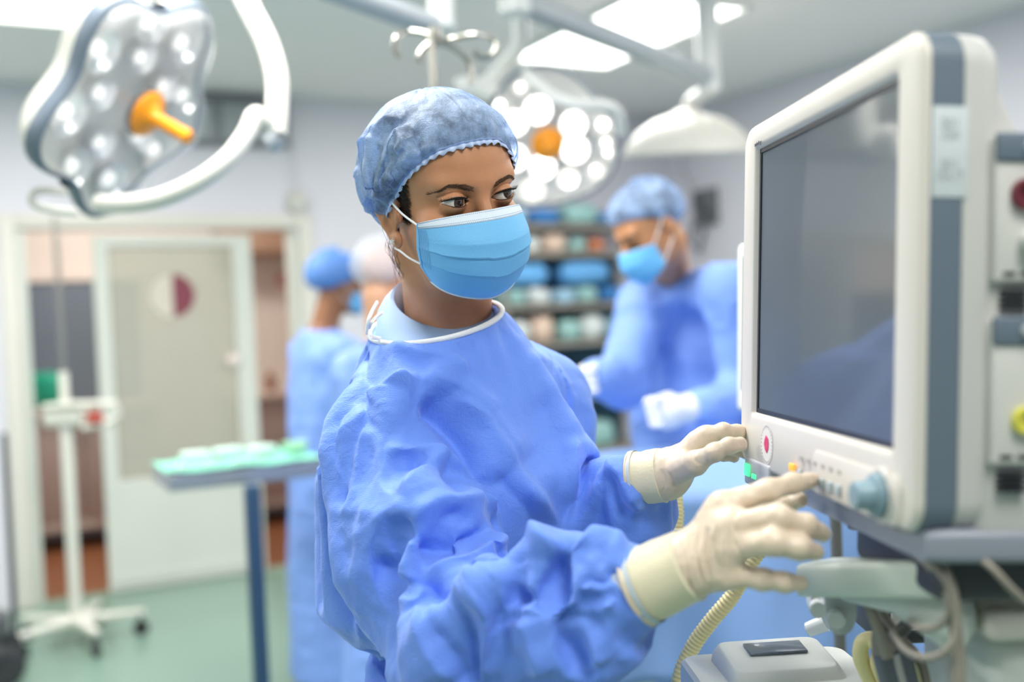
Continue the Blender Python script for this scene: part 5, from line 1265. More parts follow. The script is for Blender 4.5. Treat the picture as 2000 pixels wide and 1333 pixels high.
# two people standing behind the nurse at the left
M_skin3 = mat('skin_deep', '9c6848', .5, var=.08, sss=.1); M_skin4 = mat('skin_fair', 'd8a384', .5, var=.08, sss=.1)
def standing(px, cap_y, d, yaw, fwd, up, hx, label, skin, capcol, alpha, width=1.0, puff=1.0, drop=0.0):
    hp = at(hx, cap_y, d); c = at(px, 800, d); zs = hp[2] - .19
    k = [(.02, 0, 0, .215 * width, .19), (.5, 0, 0, .20 * width, .18), (.95, 0, 0, .185 * width, .155), (1.08, 0, 0, .18 * width, .15), (zs - .25, 0, 0, .205 * width, .14), (zs - .11, 0, -.01, .185 * width, .115), (zs - .04, 0, -.02, .11, .09), (zs, 0, -.02, .080, .078)]
    bf = np.array([math.sin(yaw), -math.cos(yaw), 0]); bl = np.array([math.cos(yaw), math.sin(yaw), 0]); o = np.array([c[0], c[1], 0])
    arms = []
    for s in (-1, 1):
        S = o + bl * s * .185 * width + np.array([0, 0, zs - .10]); E = o + bl * s * .235 * width + bf * .02 + np.array([0, 0, zs - .40]); W = o + bl * s * .16 + bf * .24 + np.array([0, 0, zs - .42]); arms.append((S, E, W))
    m = colleague((c[0], c[1]), yaw, hp, fwd, up, arms, label, skin, capcol, k, cap_alpha=alpha, res=.009, puff=puff, drop=drop)
    for S, E, W in arms:
        hdv = (W - E) / np.linalg.norm(W - E); g = G()
        vs, Fq = mesh_sdf(lambda P: smin(smin(rc(P, W - hdv * .03, W + hdv * .07, .030, .034), rc(P, W + hdv * .07, W + hdv * .13 - np.array([0, 0, .03]), .02, .012), .02), rc(P, W + hdv * .05, W + hdv * .10 + np.array([.03, 0, .01]), .014, .010), .01), [np.arange(l, h, .006) for l, h in zip(W - .2, W + .2)])
        new_obj('glove', vs, Fq, M_glovew, m)
    return m
p1 = standing(640, 556, 4.5, math.radians(120), (.86, .30, -.18), (.05, 0, 1), 664, 'person in blue gown and blue bouffant cap seen from behind, left of the two', M_skin3, '5f8fd8', .12, 1.12, 2.2, 16)
p2 = standing(770, 548, 3.30, math.radians(138), (.72, .62, -.28), (.1, .1, 1), 762, 'person in blue gown with pale see-through cap, directly behind the nurse', M_skin4, 'dfe6f4', .55, .92, 1.5, 10)
# ------------------------------------------------------------------ surgical lamps and ceiling arms
def plane_a(x, y, a):
    d = at(x, y, 1) - CC; t = a / (d @ AX); p = CC + d * t; return p @ BX, p[2]
M_lampw = mat('lamp_white', 'dcd9d1', .38, var=.01); M_lampg = mat('lamp_slate', '6f7a88', .4); M_lens = mat('lamp_lens', 'f4f7fa', .06, alpha=.22, spec=.9)
M_refl = mat('reflector', 'e6e7ea', .28, .9); M_orange = mat('handle_orange', 'f49a12', .4, sss=.1); M_steel = mat('steel_brushed', 'b9b6ae', .3, 1.0); M_armw = mat('arm_white', 'e3e4e2', .35); M_armd = mat('arm_grey', 'b3b8be', .4)
def lobed(R, amp, n=72, k=3, ph=0.0): return [(R * (1 + amp * math.cos(k * t + ph)) * math.cos(t), R * (1 + amp * math.cos(k * t + ph)) * math.sin(t)) for t in [2 * math.pi * i / n for i in range(n)]]
def lamp(c, nrm, up, R, label, spots, lit, k=3, amp=.10, ph=0.0, depth=.10, handle=.15):
    F = frame(nrm, up); t = empty('surgical_lamp', mw=Matrix(mat4(F, c).tolist())); tag(t, label, 'surgical lamp')
    def L(s, z, a=amp): return [np.array([u, v, z]) for u, v in lobed(R * s, a, k=k, ph=ph)]
    G().loft([L(.30, -depth * 1.05, amp * .3), L(.62, -depth, amp * .6), L(.88, -depth * .72), L(.99, -depth * .35), L(1.0, -.012), L(.97, -.006), L(.93, -.014), L(.5, -.05, amp * .5), L(.02, -.055, 0)], cap=True).build('housing', M_lampw, t, sharp=60)
    G().loft([L(1.012, -.030), L(1.016, -.024), L(1.016, -.006), L(1.0, .0), L(.965, .002), L(.962, -.008)], cap=False).build('rim', M_lampg, t, sharp=60)
    G().loft([L(.965, 0), L(.95, .022), L(.90, .034), L(.6, .042, amp * .6), L(.25, .040, amp * .2), L(.17, .036, 0)], cap=False).build('lens', M_lens, t, sharp=70)
    for i, (x, y, r) in enumerate(spots):
        rf = G().lathe([(r, -.004), (r * .93, -.018), (r * .72, -.036), (r * .4, -.047), (.006, -.050)], 24, (x, y, 0), cap=False).build('reflector', M_refl, t)
        G().lathe([(0, .004), (.32 * r, .0), (.38 * r, -.012), (.25 * r, -.03), (0, -.034)], 16, (x, y, -.012)).build('bulb', mat('bulb_lit', 'fffaf2', .4, emit=7, ecol='fffaf0') if lit else mat('bulb_dim', 'fdfbf6', .2, emit=.5), rf)
    G().lathe([(.17 * R * 1.3, .024), (.17 * R * 1.3, .034), (.15 * R, .038), (.14 * R, .03)], 28).build('hub_ring', mat('hub_dark', '3b4046', .35), t)
    G().lathe([(0, .034), (.052, .034), (.056, .040), (.052, .046), (.030, .052), (.019, .062), (.0165, .08), (.0165, handle), (.018, handle + .006), (.015, handle + .012), (0, handle + .013)], 28).build('handle', M_orange, t)
    return t, F
rr = random.Random(21)
c1 = at(262, 208, 2.5); n1 = np.array([.83, -.20, -.52]); n1 /= np.linalg.norm(n1)
sp = [(.20 * math.cos(a), .20 * math.sin(a), .052) for a in [2 * math.pi * i / 8 + .2 for i in range(8)]] + [(.115 * math.cos(a), .115 * math.sin(a), .04) for a in [2 * math.pi * i / 5 + .5 for i in range(5)]]
l1, F1 = lamp(c1, n1, (-.3, 0, 1), .262, 'big white surgical lamp tilted sideways with long orange handle, upper left', sp, False, k=5, amp=.12, ph=.9, depth=.12)
l1inv = np.linalg.inv(mat4(F1, c1))
def lampT(F, c): return np.linalg.inv(mat4(F, c))
def yoke(pts, r, m, parent, F, c, name='yoke', n=8, cnt=14):
    G(lampT(F, c)).tube(catmull([np.asarray(p) for p in pts], n), r, cnt).build(name, m, parent, sharp=70)
yoke([at(452, -60, 2.62), at(490, 20, 2.55), at(522, 85, 2.5), at(540, 150, 2.46), at(541, 215, 2.44), at(538, 262, 2.43)], .026, M_lampw, l1, F1, c1)
yoke([at(536, 255, 2.43), at(510, 232, 2.40), at(497, 228, 2.39), at(480, 265, 2.37), at(440, 315, 2.34), at(380, 358, 2.33), at(310, 388, 2.34), at(245, 398, 2.37), at(195, 398, 2.42)], .021, M_lampw, l1, F1, c1)
yoke([at(538, 262, 2.43), at(530, 272, 2.43), at(520, 278, 2.43)], .030, M_armd, l1, F1, c1, 'joint')
yoke([at(130, 375, 2.42), at(80, 372, 2.40), at(62, 384, 2.39), at(68, 400, 2.39), at(105, 410, 2.40), at(150, 414, 2.42)], .009, M_lampw, l1, F1, c1, 'side_grip')
yoke([at(452, -60, 2.62), at(440, -110, 2.66), np.array([at(440, -110, 2.66)[0], at(440, -110, 2.66)[1], CEIL])], .028, M_lampw, l1, F1, c1, 'ceiling_post')
c2_ = at(1068, 277, 3.6); n2_ = np.array([.05, -.94, -.34]); n2_ /= np.linalg.norm(n2_)
F2_ = frame(n2_, (0, 0, 1)); sp2 = []
for x, y, r in ((1050, 215, 29), (1120, 243, 27), (1180, 245, 27), (1122, 292, 29), (1060, 326, 27), (1040, 372, 27), (1006, 308, 27), (976, 207, 24), (1006, 240, 25), (1017, 172, 13), (1185, 281, 14), (1188, 300, 12), (1110, 350, 20), (1165, 335, 18)):
    d = at(x, y, 1) - CC; tt_ = ((c2_ - CC) @ n2_) / (d @ n2_); q = F2_.T @ (CC + d * tt_ - c2_); sp2.append((q[0], q[1], r * 3.6 / 2100 * .92))
l2, F2_ = lamp(c2_, n2_, (0, 0, 1), .235, 'lit surgical lamp, many round bulbs around an orange handle, behind the nurse', sp2, True, k=3, amp=.07, ph=1.2, depth=.09, handle=.12)
yoke([at(1028, 142, 3.52), at(1050, 162, 3.46), at(1085, 190, 3.42), at(1130, 204, 3.40), at(1180, 206, 3.42), at(1207, 222, 3.5), at(1213, 260, 3.6)], .018, M_armw, l2, F2_, c2_)
yoke([at(1016, -30, 3.62), at(1016, 40, 3.62), at(1015, 88, 3.62), at(985, 125, 3.66), at(948, 168, 3.68), at(925, 180, 3.68)], .028, M_armw, l2, F2_, c2_, 'arm')
yoke([at(890, 172, 3.68), at(920, 168, 3.68), at(955, 180, 3.68), at(1000, 205, 3.68)], .036, M_armw, l2, F2_, c2_, 'hub')
_t = at(1016, -30, 3.62); yoke([_t, np.array([_t[0], _t[1], CEIL])], .030, M_armw, l2, F2_, c2_, 'ceiling_post')
# arm crossing the light panel, ending in a post with a domed lamp
dm = empty('domed_lamp', at(1345, 300, 4.7)); tag(dm, 'white domed lamp under the long grey ceiling arm, beside the big monitor', 'surgical lamp')
Td = mat4(np.eye(3), -np.array(dm.location)); R = np.array([[1, 0, 0], [0, math.cos(.12), -math.sin(.12)], [0, math.sin(.12), math.cos(.12)]])
G().lathe([(.29, 0), (.285, .012), (.265, .05), (.22, .10), (.15, .145), (.07, .17), (.045, .19), (0, .19)], 40, R=R).build('dome', M_lampw, dm)
G().lathe([(.285, .002), (.24, .02), (0, .03)], 40, R=R).build('diffuser', mat('dome_inner', 'd5d7d6', .3), dm)
pa, pb = at(1005, 2, 3.35), at(1385, 165, 4.5); pb[2] = pa[2] - .02
pt = np.array([pb[0], pb[1], CEIL])
G(Td).tube([at(1345, 212, 4.72), at(1352, 195, 4.68), at(1385, 175, 4.55), pb + np.array([0, 0, .0])], .03, 12).build('neck', M_armw, dm)
G(Td).tube([pb - np.array([0, 0, .06]), pb, pt - np.array([0, 0, .004])], .048, 20).build('post', M_armw, dm)
g = G(Td); u = pb - pa; L_ = np.linalg.norm(u); R = np.stack([np.cross(u / L_, [0, 0, 1]), u / L_, [0, 0, 1]], 1); R[:, 2] = np.cross(R[:, 0], R[:, 1]); g2 = G(Td @ mat4(R, (pa + pb) / 2)); g2.box([0, 0, 0], [.075, L_, .065], bev=.02); g2.build('boom', M_armd, dm)
G(Td).tube([pa + np.array([0, 0, -.04]), pa, np.array([pa[0], pa[1], CEIL - .004])], .05, 20).build('boom_pivot', M_armw, dm)
# arm at the top, left of the hooks
e0, e1 = at(640, -25, 3.0), at(838, 52, 3.0); e1[2] = e0[2] - .10; ca = empty('ceiling_boom', tuple(e1)); tag(ca, 'grey ceiling arm with round white end hub, above the drip hooks', 'ceiling arm'); Ta = mat4(np.eye(3), -e1)
e0 = at(640, -25, 2.75); e1 = at(842, 50, 3.0)
G(Ta).tube([e0, e1], .040, 16, sx=.8).build('beam', M_armd, ca)
G(Ta).tube([at(862, 55, 3.05), at(862, -40, 3.05)], .038, 20).build('hub', M_armw, ca); q = at(862, -40, 3.05); G(Ta).tube([q, np.array([q[0], q[1], CEIL])], .03, 14).build('post', M_armw, ca)
G(Ta).tube([e0, e0 + (e0 - e1) * .4, np.array([(e0 + (e0 - e1) * .4)[0], (e0 + (e0 - e1) * .4)[1], CEIL])], .036, 12).build('root', M_armd, ca)

# ------------------------------------------------------------------ stands
def star_base(g, r, z, n=5, ph=0.0, h=.035):
    for k in range(n):
        a = ph + 2 * math.pi * k / n; R = np.array([[math.cos(a), -math.sin(a), 0], [math.sin(a), math.cos(a), 0], [0, 0, 1]])
        g.loft([[R @ np.array([x, w * u, z + hh * v]) for u, v in rrect(1, 1, .3, 3)] for x, w, hh in ((.0, .06, h * 1.4), (.08, .055, h * 1.2), (r, .038, h * .8), (r + .01, .03, h * .6))])
def casters(parent, r, z, n=5, ph=0.0, m=None, w=.026):
    for k in range(n):
        a = ph + 2 * math.pi * k / n; R = frame((math.sin(a), -math.cos(a), 0)); cx, cy = r * math.cos(a), r * math.sin(a)
        g = G(); g.lathe([(0, -.012), (w, -.012), (w + .003, 0), (w, .012), (0, .012)], 16, (cx, cy, w + .003), R); g.tube([np.array([cx, cy, w]), np.array([cx, cy, z])], .009, 8); g.build('caster', m, parent)
hp = at(853, 300, 2.25); iv = empty('drip_stand', (hp[0], hp[1], 0)); tag(iv, 'steel drip stand whose curled hooks rise above the nurse', 'drip stand'); Ti = mat4(np.eye(3), [-hp[0], -hp[1], 0])
tp = at(849, 72, 2.25); ztop = tp[2]
G().tube([np.array([0, 0, .12]), np.array([0, 0, 1.2])], .0125, 14).build('outer_pole', M_steel, iv); G().tube([np.array([0, 0, 1.15]), np.array([0, 0, ztop])], .0085, 14).build('pole', M_steel, iv)
for pts in ([(850, 74), (825, 64), (797, 62), (775, 72), (771, 92), (780, 114)], [(850, 82), (885, 76), (930, 68), (960, 74), (970, 92), (958, 110), (938, 113), (926, 100)], [(852, 82), (880, 92), (905, 110), (918, 132), (921, 165)], [(848, 80), (832, 90), (818, 108), (822, 122)]):
    G(Ti).tube(catmull([at(x, y, 2.25 + .0004 * (x - 850) * (1 if y > 70 else -1)) for x, y in pts], 6), .0062, 10).build('hook', M_steel, iv)
G(Ti).lathe([(.012, -.02), (.015, -.01), (.015, .015), (.006, .022)], 14, tp).build('finial', M_steel, iv)
g = G(); star_base(g, .28, .085); g.build('base', M_steel, iv); casters(iv, .28, .09, m=mat('caster_black', '2c2c2e', .5))
# cream stand at the left with a handle box
M_stand = mat('stand_cream', 'e3e1d6', .4); sb = plane_z(152, 1258, 0.0)
st_ = empty('equipment_stand', (sb[0], sb[1], 0)); tag(st_, 'cream five-legged wheeled stand with thin steel rod, before the doorway', 'stand'); Ts = mat4(np.eye(3), [-sb[0], -sb[1], 0]); dS = (sb - CC) @ CF
def sz_(y): return at(145, y, dS)[2]
g = G(); star_base(g, .30, .115, ph=.35); g.build('base', M_stand, st_); casters(st_, .29, .11, ph=.35, m=mat('caster_black', '2c2c2e', .5), w=.035)
G().tube([np.array([0, 0, .10]), np.array([0, 0, sz_(800)])], .029, 16).build('column', M_stand, st_); G().tube([np.array([0, 0, sz_(830)]), np.array([0, 0, sz_(725)])], .022, 16).build('upper_column', M_stand, st_)
G().tube([np.array([0, 0, sz_(735)]), np.array([0, 0, sz_(425)])], .0125, 12).build('rod', M_steel, st_)
zb = sz_(812); g = G(); g.box([0, 0, zb], [.20, .10, .10], bev=.03); hb = g.build('clamp_box', M_stand, st_)
G().tube([np.array([-.08, -.05, zb + .05]), np.array([.05, -.06, zb + .06]), np.array([.26, -.05, zb + .055]), np.array([.27, -.04, zb + .0]), np.array([.24, -.05, zb - .03]), np.array([.10, -.05, zb - .055])], .016, 12).build('handle', M_stand, st_)
G().box([.165, -.062, zb - .01], [.075, .03, .05], bev=.008).build('red_latch', mat('latch_red', 'b9483e', .45), st_)
# instrument table with green drape
M_slab = mat('table_steel', 'a9adb6', .32, .5); M_post = mat('post_navy', '3d5876', .35, .3)
dT = 3.55; tl = at(330, 938, dT); ta, tb_ = tl @ AX, tl @ BX; zt_ = at(330, 928, dT)[2]
tbl = empty('instrument_table', RW(ta + .27, tb_ + .17, 0), ROOMZ); tag(tbl, 'small steel instrument table on a navy post', 'table')
G().box([0, 0, zt_ - .03], [.54, .34, .058], bev=.006).build('tabletop', M_slab, tbl)
px_ = plane_z(500, 1000, zt_ - .2); pc = at(499, 1100, dT + .05); pl_ = np.array([(pc @ AX) - (ta + .27), (pc @ BX) - (tb_ + .17)])
G().box([pl_[0], pl_[1], (zt_ - .06 + .06) / 2], [.052, .05, zt_ - .10], bev=.012).build('post', M_post, tbl)
G().box([pl_[0], pl_[1], .055], [.06, .5, .035], bev=.01).box([pl_[0] - .15, pl_[1] - .2, .055], [.32, .04, .03], bev=.008).box([pl_[0] - .15, pl_[1] + .2, .055], [.32, .04, .03], bev=.008).build('base', M_post, tbl)
for i in (0, 1):
    for j in (-1, 1): G().lathe([(0, -.012), (.028, -.012), (.030, 0), (.028, .012), (0, .012)], 14, (pl_[0] - .28 * i, pl_[1] + .2 * j, .031), frame((0, 1, 0))).build('caster', mat('caster_black', '2c2c2e', .5), tbl)
def cloth_sheet(name, a0, a1, b0, b1, z, amp, m, seed, na=60, nb=40, label='', cat='drape', edge=.0, T=ROOMT):
    vs = []
    for i in range(na + 1):
        for j in range(nb + 1):
            u, v = i / na, j / nb; a = a0 + (a1 - a0) * u; b = b0 + (b1 - b0) * v
            h = amp * (mnoise.noise(Vector((a * 14, b * 14, seed))) + .5 * abs(mnoise.noise(Vector((a * 30, b * 30, seed + 4))))) + amp * .8
            e = min(u, 1 - u, v, 1 - v); h -= edge * max(0, 1 - e / .04) ** 2
            vs.append(T[:3, :3] @ np.array([a + .006 * mnoise.noise(Vector((b * 20, a * 3, seed))), b + .006 * mnoise.noise(Vector((a * 20, 3, seed))), z + h]))
    fs = np.array([(i * (nb + 1) + j, (i + 1) * (nb + 1) + j, (i + 1) * (nb + 1) + j + 1, i * (nb + 1) + j + 1) for i in range(na) for j in range(nb)])
    o = new_obj(name, vs, fs, m); s = o.modifiers.new('t', 'SOLIDIFY'); s.thickness = .002; tag(o, label, cat); return o
cloth_sheet('green_drape', ta - .005, ta + .53, tb_ - .01, tb_ + .33, zt_ + .002, .008, mat('drape_green', '8edcc2', .6, var=.05), 3.3, label='mint green drape spread over the small steel instrument table', edge=.004)
def at_ab(a, b, z): return RW(a, b, z)
for k in range(6):
    a = ta + .08 + .06 * k; p = RW(a, tb_ + .10 + .02 * (k % 3), zt_ + .021); t = empty('forceps', p, ROOMZ + 1.2 + .12 * math.sin(k * 2.1)); tag(t, 'pale instrument laid in the row on the mint green drape', 'instrument', 'instruments laid on the green drape')
    g = G(); g.tube([np.array([-.07, -.008, 0]), np.array([0, 0, .002]), np.array([.06, .004, 0])], [.003, .0028, .0012], 6); g.tube([np.array([-.07, .008, 0]), np.array([0, 0, .002]), np.array([.06, -.004, 0])], [.003, .0028, .0012], 6); g.build('shaft', mat('steel_bright', 'dfe3e0', .25, .8), t)
    for s in (-1, 1): G().tube([np.array([-.084 + .013 * math.cos(q), s * .014 + .010 * math.sin(q), 0]) for q in [2 * math.pi * i / 12 for i in range(12)]], .0026, 6, closed=True).build('finger_ring', mat('steel_bright', 'dfe3e0', .25, .8), t)
for k, (da, db) in enumerate(((.13, .22), (.25, .25), (.36, .21))):
    p = RW(ta + da, tb_ + db, zt_ + .020); o = G().box([0, 0, .012], [.10, .07, .024], bev=.010).build('gauze_pack', mat('gauze', 'd8f2e6', .8, bump=.4, bscale=120), None); o.location = p; o.rotation_euler = (0, 0, ROOMZ + .2 * k); tag(o, 'pale gauze pack lying behind the instruments on the mint drape', 'gauze', 'gauze packs on the green drape')
p = RW(ta + .475, tb_ + .17, zt_ + .016); o = G().lathe([(.0, .002), (.035, .003), (.046, .022), (.050, .034), (.047, .034), (.040, .014), (0, .010)], 28).build('kidney_dish', mat('dish_pale', 'bfe3c2', .3), None); o.location = p; tag(o, 'pale green round dish at the right end of the instrument table', 'dish')
# dark wheeled cart cut by the left edge
kb = plane_z(-2, 1330, 0); cart = empty('wheeled_cart', (kb[0], kb[1], 0), ROOMZ); tag(cart, 'dark wheeled cart cut off by the left edge of the view', 'cart')
M_cart = mat('cart_dark', '4a4a4c', .45); M_tyre = mat('tyre_grey', '3a3a3d', .6)
G().box([-.10, 0, .16], [.22, .42, .06], bev=.02).box([-.10, .0, .55], [.06, .06, .8], bev=.01).build('frame', M_cart, cart)
for j in (-1, 1):
    w_ = G().lathe([(0, -.022), (.05, -.024), (.075, -.022), (.088, -.012), (.090, 0), (.088, .012), (.075, .022), (.05, .024), (0, .022)], 28, (.02, .14 * j, .092), frame((.3, -1, 0))).build('wheel', M_tyre, cart)
    G().lathe([(0, -.028), (.03, -.027), (.04, -.022)], 20, (.02, .14 * j, .092), frame((.3, -1, 0))).build('hub_cap', mat('hub_grey', '7b7b80', .4), w_)
G().box([.005, -.10, .27], [.09, .10, .12], bev=.03).build('brake_cover', mat('cart_mid', '5c5c60', .5), cart)
G().box([.075, .05, .62], [.026, .03, .90], bev=.006).build('upright', M_cart, cart)
# ------------------------------------------------------------------ things on the walls
a0_, z0_ = plane_b(118, 242, B1); a1_, z1_ = plane_b(556, 200, B1); z0_ = plane_b(470, 288, B1)[1]
vb = empty('film_viewer', RW((a0_ + a1_) / 2, B1, (z0_ + z1_) / 2), ROOMZ); tag(vb, 'wide grey film viewer on the wall behind the surgical lamp', 'light box')
wv_, hv_ = a1_ - a0_, z1_ - z0_
G().box([0, -.04, 0], [wv_, .08, hv_], bev=.01).build('case', mat('viewer_case', '83848a', .45), vb)
for k in range(3): G().box([-wv_ / 3 + k * wv_ / 3, -.081, -.005], [wv_ / 3 - .05, .006, hv_ - .07], bev=.002).build('viewing_panel', mat('viewer_panel', 'a7acae', .35), vb)
ab_, zb_ = plane_b(576, 396, B1); o = empty('call_bell', RW(ab_, B1 - .035, zb_)); tag(o, 'round white pull bell hanging on a cord by the door frame', 'bell')
G().lathe([(0, -.07), (.04, -.06), (.066, -.02), (.066, .02), (.045, .055), (.012, .07), (0, .072)], 24, sy=.5).build('bell_body', M_lampw, o)
G().tube([np.array([0, 0, .07]), np.array([-.01, 0, .25]), np.array([-.03, 0, .45])], .004, 6).build('cord', mat('cord_grey', 'c9cacb', .5), o)
bb, zz_ = plane_a(1385, 405, A1); o = empty('wall_socket_panel', RW(A1 - .001, bb, zz_), ROOMZ); tag(o, 'dark grey outlet panel with cable on the right wall, past the man', 'wall panel')
G().box([-.03, 0, 0], [.06, .22, .24], bev=.01).build('panel', mat('panel_dark', '6e6e72', .45), o)
for k in (-1, 1): G().lathe([(0, .02), (.025, .02), (.032, 0)], 16, (-.06, .05 * k, .04 * k), frame((-1, 0, 0))).build('outlet', mat('outlet_black', '333338', .4), o)
G().tube([np.array([-.05, .10, .12]), np.array([-.05, .22, .30]), np.array([-.04, .24, .75]), np.array([-.03, .22, 1.0])], .010, 8).build('cable', mat('cord_grey', 'c9cacb', .5), o)
G().tube([np.array([-.05, .10, -.1]), np.array([-.07, .16, -.22]), np.array([-.05, .06, -.3]), np.array([-.05, .0, -.15])], .012, 8).build('loose_lead', mat('outlet_black', '333338', .4), o)
# ------------------------------------------------------------------ rack of wrapped packs at the back
RB = 6.02
ra0, ra1 = plane_b(985, 600, RB)[0], plane_b(1268, 600, RB)[0]
zs_ = [plane_b(1110, y, RB)[1] for y in (884, 776, 668, 594, 492, 438)]
rack = empty('storage_rack', RW((ra0 + ra1) / 2, RB + .2, 0), ROOMZ); tag(rack, 'open storage rack of wrapped surgical packs at the back wall', 'rack')
M_rack = mat('rack_metal', 'a9a196', .4, .3); rw_ = ra1 - ra0
for z in zs_: G().box([0, 0, z - .014], [rw_, .40, .030], bev=.004).build('shelf', M_rack, rack)
for sx in (-1, 1):
    for sy in (-1, 1): G().box([sx * (rw_ / 2 - .012), sy * .19, .95], [.028, .028, 1.9], bev=.003).build('upright', mat('rack_post', '8d8880', .4), rack)
G().box([0, .205, .95], [rw_ - .05, .008, 1.9]).build('back_panel', mat('rack_back', '2e5f78', .6), rack)
def bag(w, d, h, m, seed, nu=28, nv=16):
    vs = []
    for j in range(nv + 1):
        ph = -math.pi / 2 + math.pi * j / nv
        for i in range(nu):
            th = 2 * math.pi * i / nu; f = lambda c, e: math.copysign(abs(c) ** e, c); x = f(math.cos(ph), .5) * f(math.cos(th), .45); y = f(math.cos(ph), .5) * f(math.sin(th), .45); z = f(math.sin(ph), .7)
            n = 1 + .10 * mnoise.noise(Vector((x * 1.8, y * 1.8, z * 1.8 + seed))) + .05 * mnoise.noise(Vector((x * 5, y * 5, z * 5 + seed))); vs.append(np.array([x * w / 2 * n, y * d / 2 * n, h / 2 + z * h / 2 * (n if z > 0 else 1)]))
    fs = np.array([(j * nu + i, j * nu + (i + 1) % nu, (j + 1) * nu + (i + 1) % nu, (j + 1) * nu + i) for j in range(nv) for i in range(nu)]); return vs, fs
PK = {'b': ('pack_blue', '5fa4e0'), 'd': ('pack_deep', '3f82c6'), 'l': ('pack_light', 'a9cfe8'), 't': ('pack_teal', '9fc9c6'), 'w': ('pack_white', 'dfe5e4'), 'o': ('pack_peach', 'e8cbb8'), 'r': ('pack_orange', 'e08a62')}
CN = {'b': 'blue', 'd': 'deep blue', 'l': 'light blue', 't': 'pale teal', 'w': 'white', 'o': 'peach', 'r': 'orange'}
ROWS = [(884, [('t', .3, .18), ('l', .25, .15), ('t', .28, .2)]), (776, [('w', .28, .17), ('t', .26, .18), ('d', .22, .2)]), (668, [('w', .18, .17), ('o', .20, .20), ('t', .18, .16), ('w', .20, .19), ('l', .22, .17)]),
        (594, [('t', .16, .12), ('w', .20, .125), ('l', .17, .11), ('t', .20, .125), ('d', .17, .12)]), (492, [('r', .15, .12), ('w', .13, .12), ('o', .2, .13), ('t', .16, .11), ('r', .12, .1)]), (438, [('l', .2, .13), ('d', .26, .12), ('t', .3, .16), ('b', .2, .10)])]
SH = ['lowest shelf seen', 'second shelf from below', 'middle shelf', 'shelf above the middle', 'second shelf from the top', 'top shelf']
for ri, (yy, row) in enumerate(ROWS):
    x = ra0 + .04
    for k, (c, w, h) in enumerate(row):
        w *= .92; vs, fs = bag(w * .84, .26, h * .9, None, ri * 7 + k); o = new_obj('wrapped_pack', vs, fs, mat(*PK[c], .55, var=.08, vscale=14, bump=.3, bscale=30)); o.location = RW(x + w / 2, RB + .14 + .02 * (k % 2), zs_[ri]); o.rotation_euler = (0, 0, ROOMZ + .06 * math.sin(k * 3 + ri))
        pos = ['first', 'second', 'third', 'fourth', 'fifth'][k]
        tag(o, '%s wrapped pack on the %s, %s from the left' % (CN[c], SH[ri], pos), 'pack', 'wrapped packs on the storage rack'); x += w + .012
# large blue bags hanging over the fourth shelf's front
for k, (pxx, pyy, w, h, lab) in enumerate(((1045, 548, .29, .145, 'left blue bag hung over the middle of the rack'), (1160, 545, .36, .15, 'wide blue bag hung over the middle of the rack, beside the man'))):
    vs, fs = bag(w, .24, h, None, 40 + k); a_, z_ = plane_b(pxx, pyy, RB - .02); o = new_obj('wrapped_bundle', vs, fs, mat('bundle_sky', '6fb3ee', .5, var=.06, vscale=9, bump=.3, bscale=25)); o.location = RW(a_, RB + .15, zs_[3] + .132); o.rotation_euler = (0, 0, ROOMZ); tag(o, lab, 'pack')
# ------------------------------------------------------------------ draped operating table
M_drape = mat('drape_blue', '7c9ccf', .65, var=.05, vscale=5); 
q0, q1 = at(1190, 870, 3.0), at(1560, 930, 2.35)
zT = 1.085; cx_, cy_ = .62, 2.62; hxw, hyw = .62, .34; yawT = math.radians(-14)
ot = empty('operating_table', (cx_, cy_, 0), yawT); tag(ot, 'operating table hidden under a light blue surgical drape', 'table')
vs, fs = [], []; nr, nc = 26, 200
per = rrect(2 * hxw, 2 * hyw, .10, 8); pp = np.array(per + [per[0]]); ln = np.r_[0, np.cumsum(np.linalg.norm(np.diff(pp, axis=0), axis=1))]
for j in range(nr + 1):
    for i in range(nc):
        s = ln[-1] * i / nc; x = np.interp(s, ln, pp[:, 0]); y = np.interp(s, ln, pp[:, 1]); l_ = math.hypot(x, y)
        if j <= 8: f = j / 8; px2, py2 = x * f, y * f; z = zT + .05 * (1 - f ** 2) + .012 * mnoise.noise(Vector((px2 * 7, py2 * 7, 2))) + .05 * math.exp(-((px2 - .1) / .3) ** 2) * (1 - f)
        else:
            t = (j - 8) / (nr - 8); z = zT - .42 * t - .02 * t * mnoise.noise(Vector((s * 3, 0, 5))); wv = (.055 * math.sin(s * 13 + 2 * mnoise.noise(Vector((s * 4, 1, 0)))) + .02 * mnoise.noise(Vector((s * 12, t * 2, 7)))) * t + .02 * t; nxv = np.array([x / hxw ** 2, y / hyw ** 2]); nxv /= np.linalg.norm(nxv); px2, py2 = x + nxv[0] * wv, y + nxv[1] * wv
        vs.append(np.array([px2, py2, z]))
fs = np.array([(j * nc + i, j * nc + (i + 1) % nc, (j + 1) * nc + (i + 1) % nc, (j + 1) * nc + i) for j in range(nr) for i in range(nc)])
o = new_obj('surgical_drape', vs, fs, M_drape, ot); s_ = o.modifiers.new('t', 'SOLIDIFY'); s_.thickness = .002
G().box([0, 0, zT - .07], [1.12, .56, .09], bev=.03).build('mattress', mat('mattress_black', '2b2d33', .5), ot)
G().box([.1, 0, .5], [.28, .24, .86], bev=.03).box([.1, 0, .06], [.9, .42, .10], bev=.03).build('pedestal', mat('pedestal_green', 'b5cbb4', .4), ot)
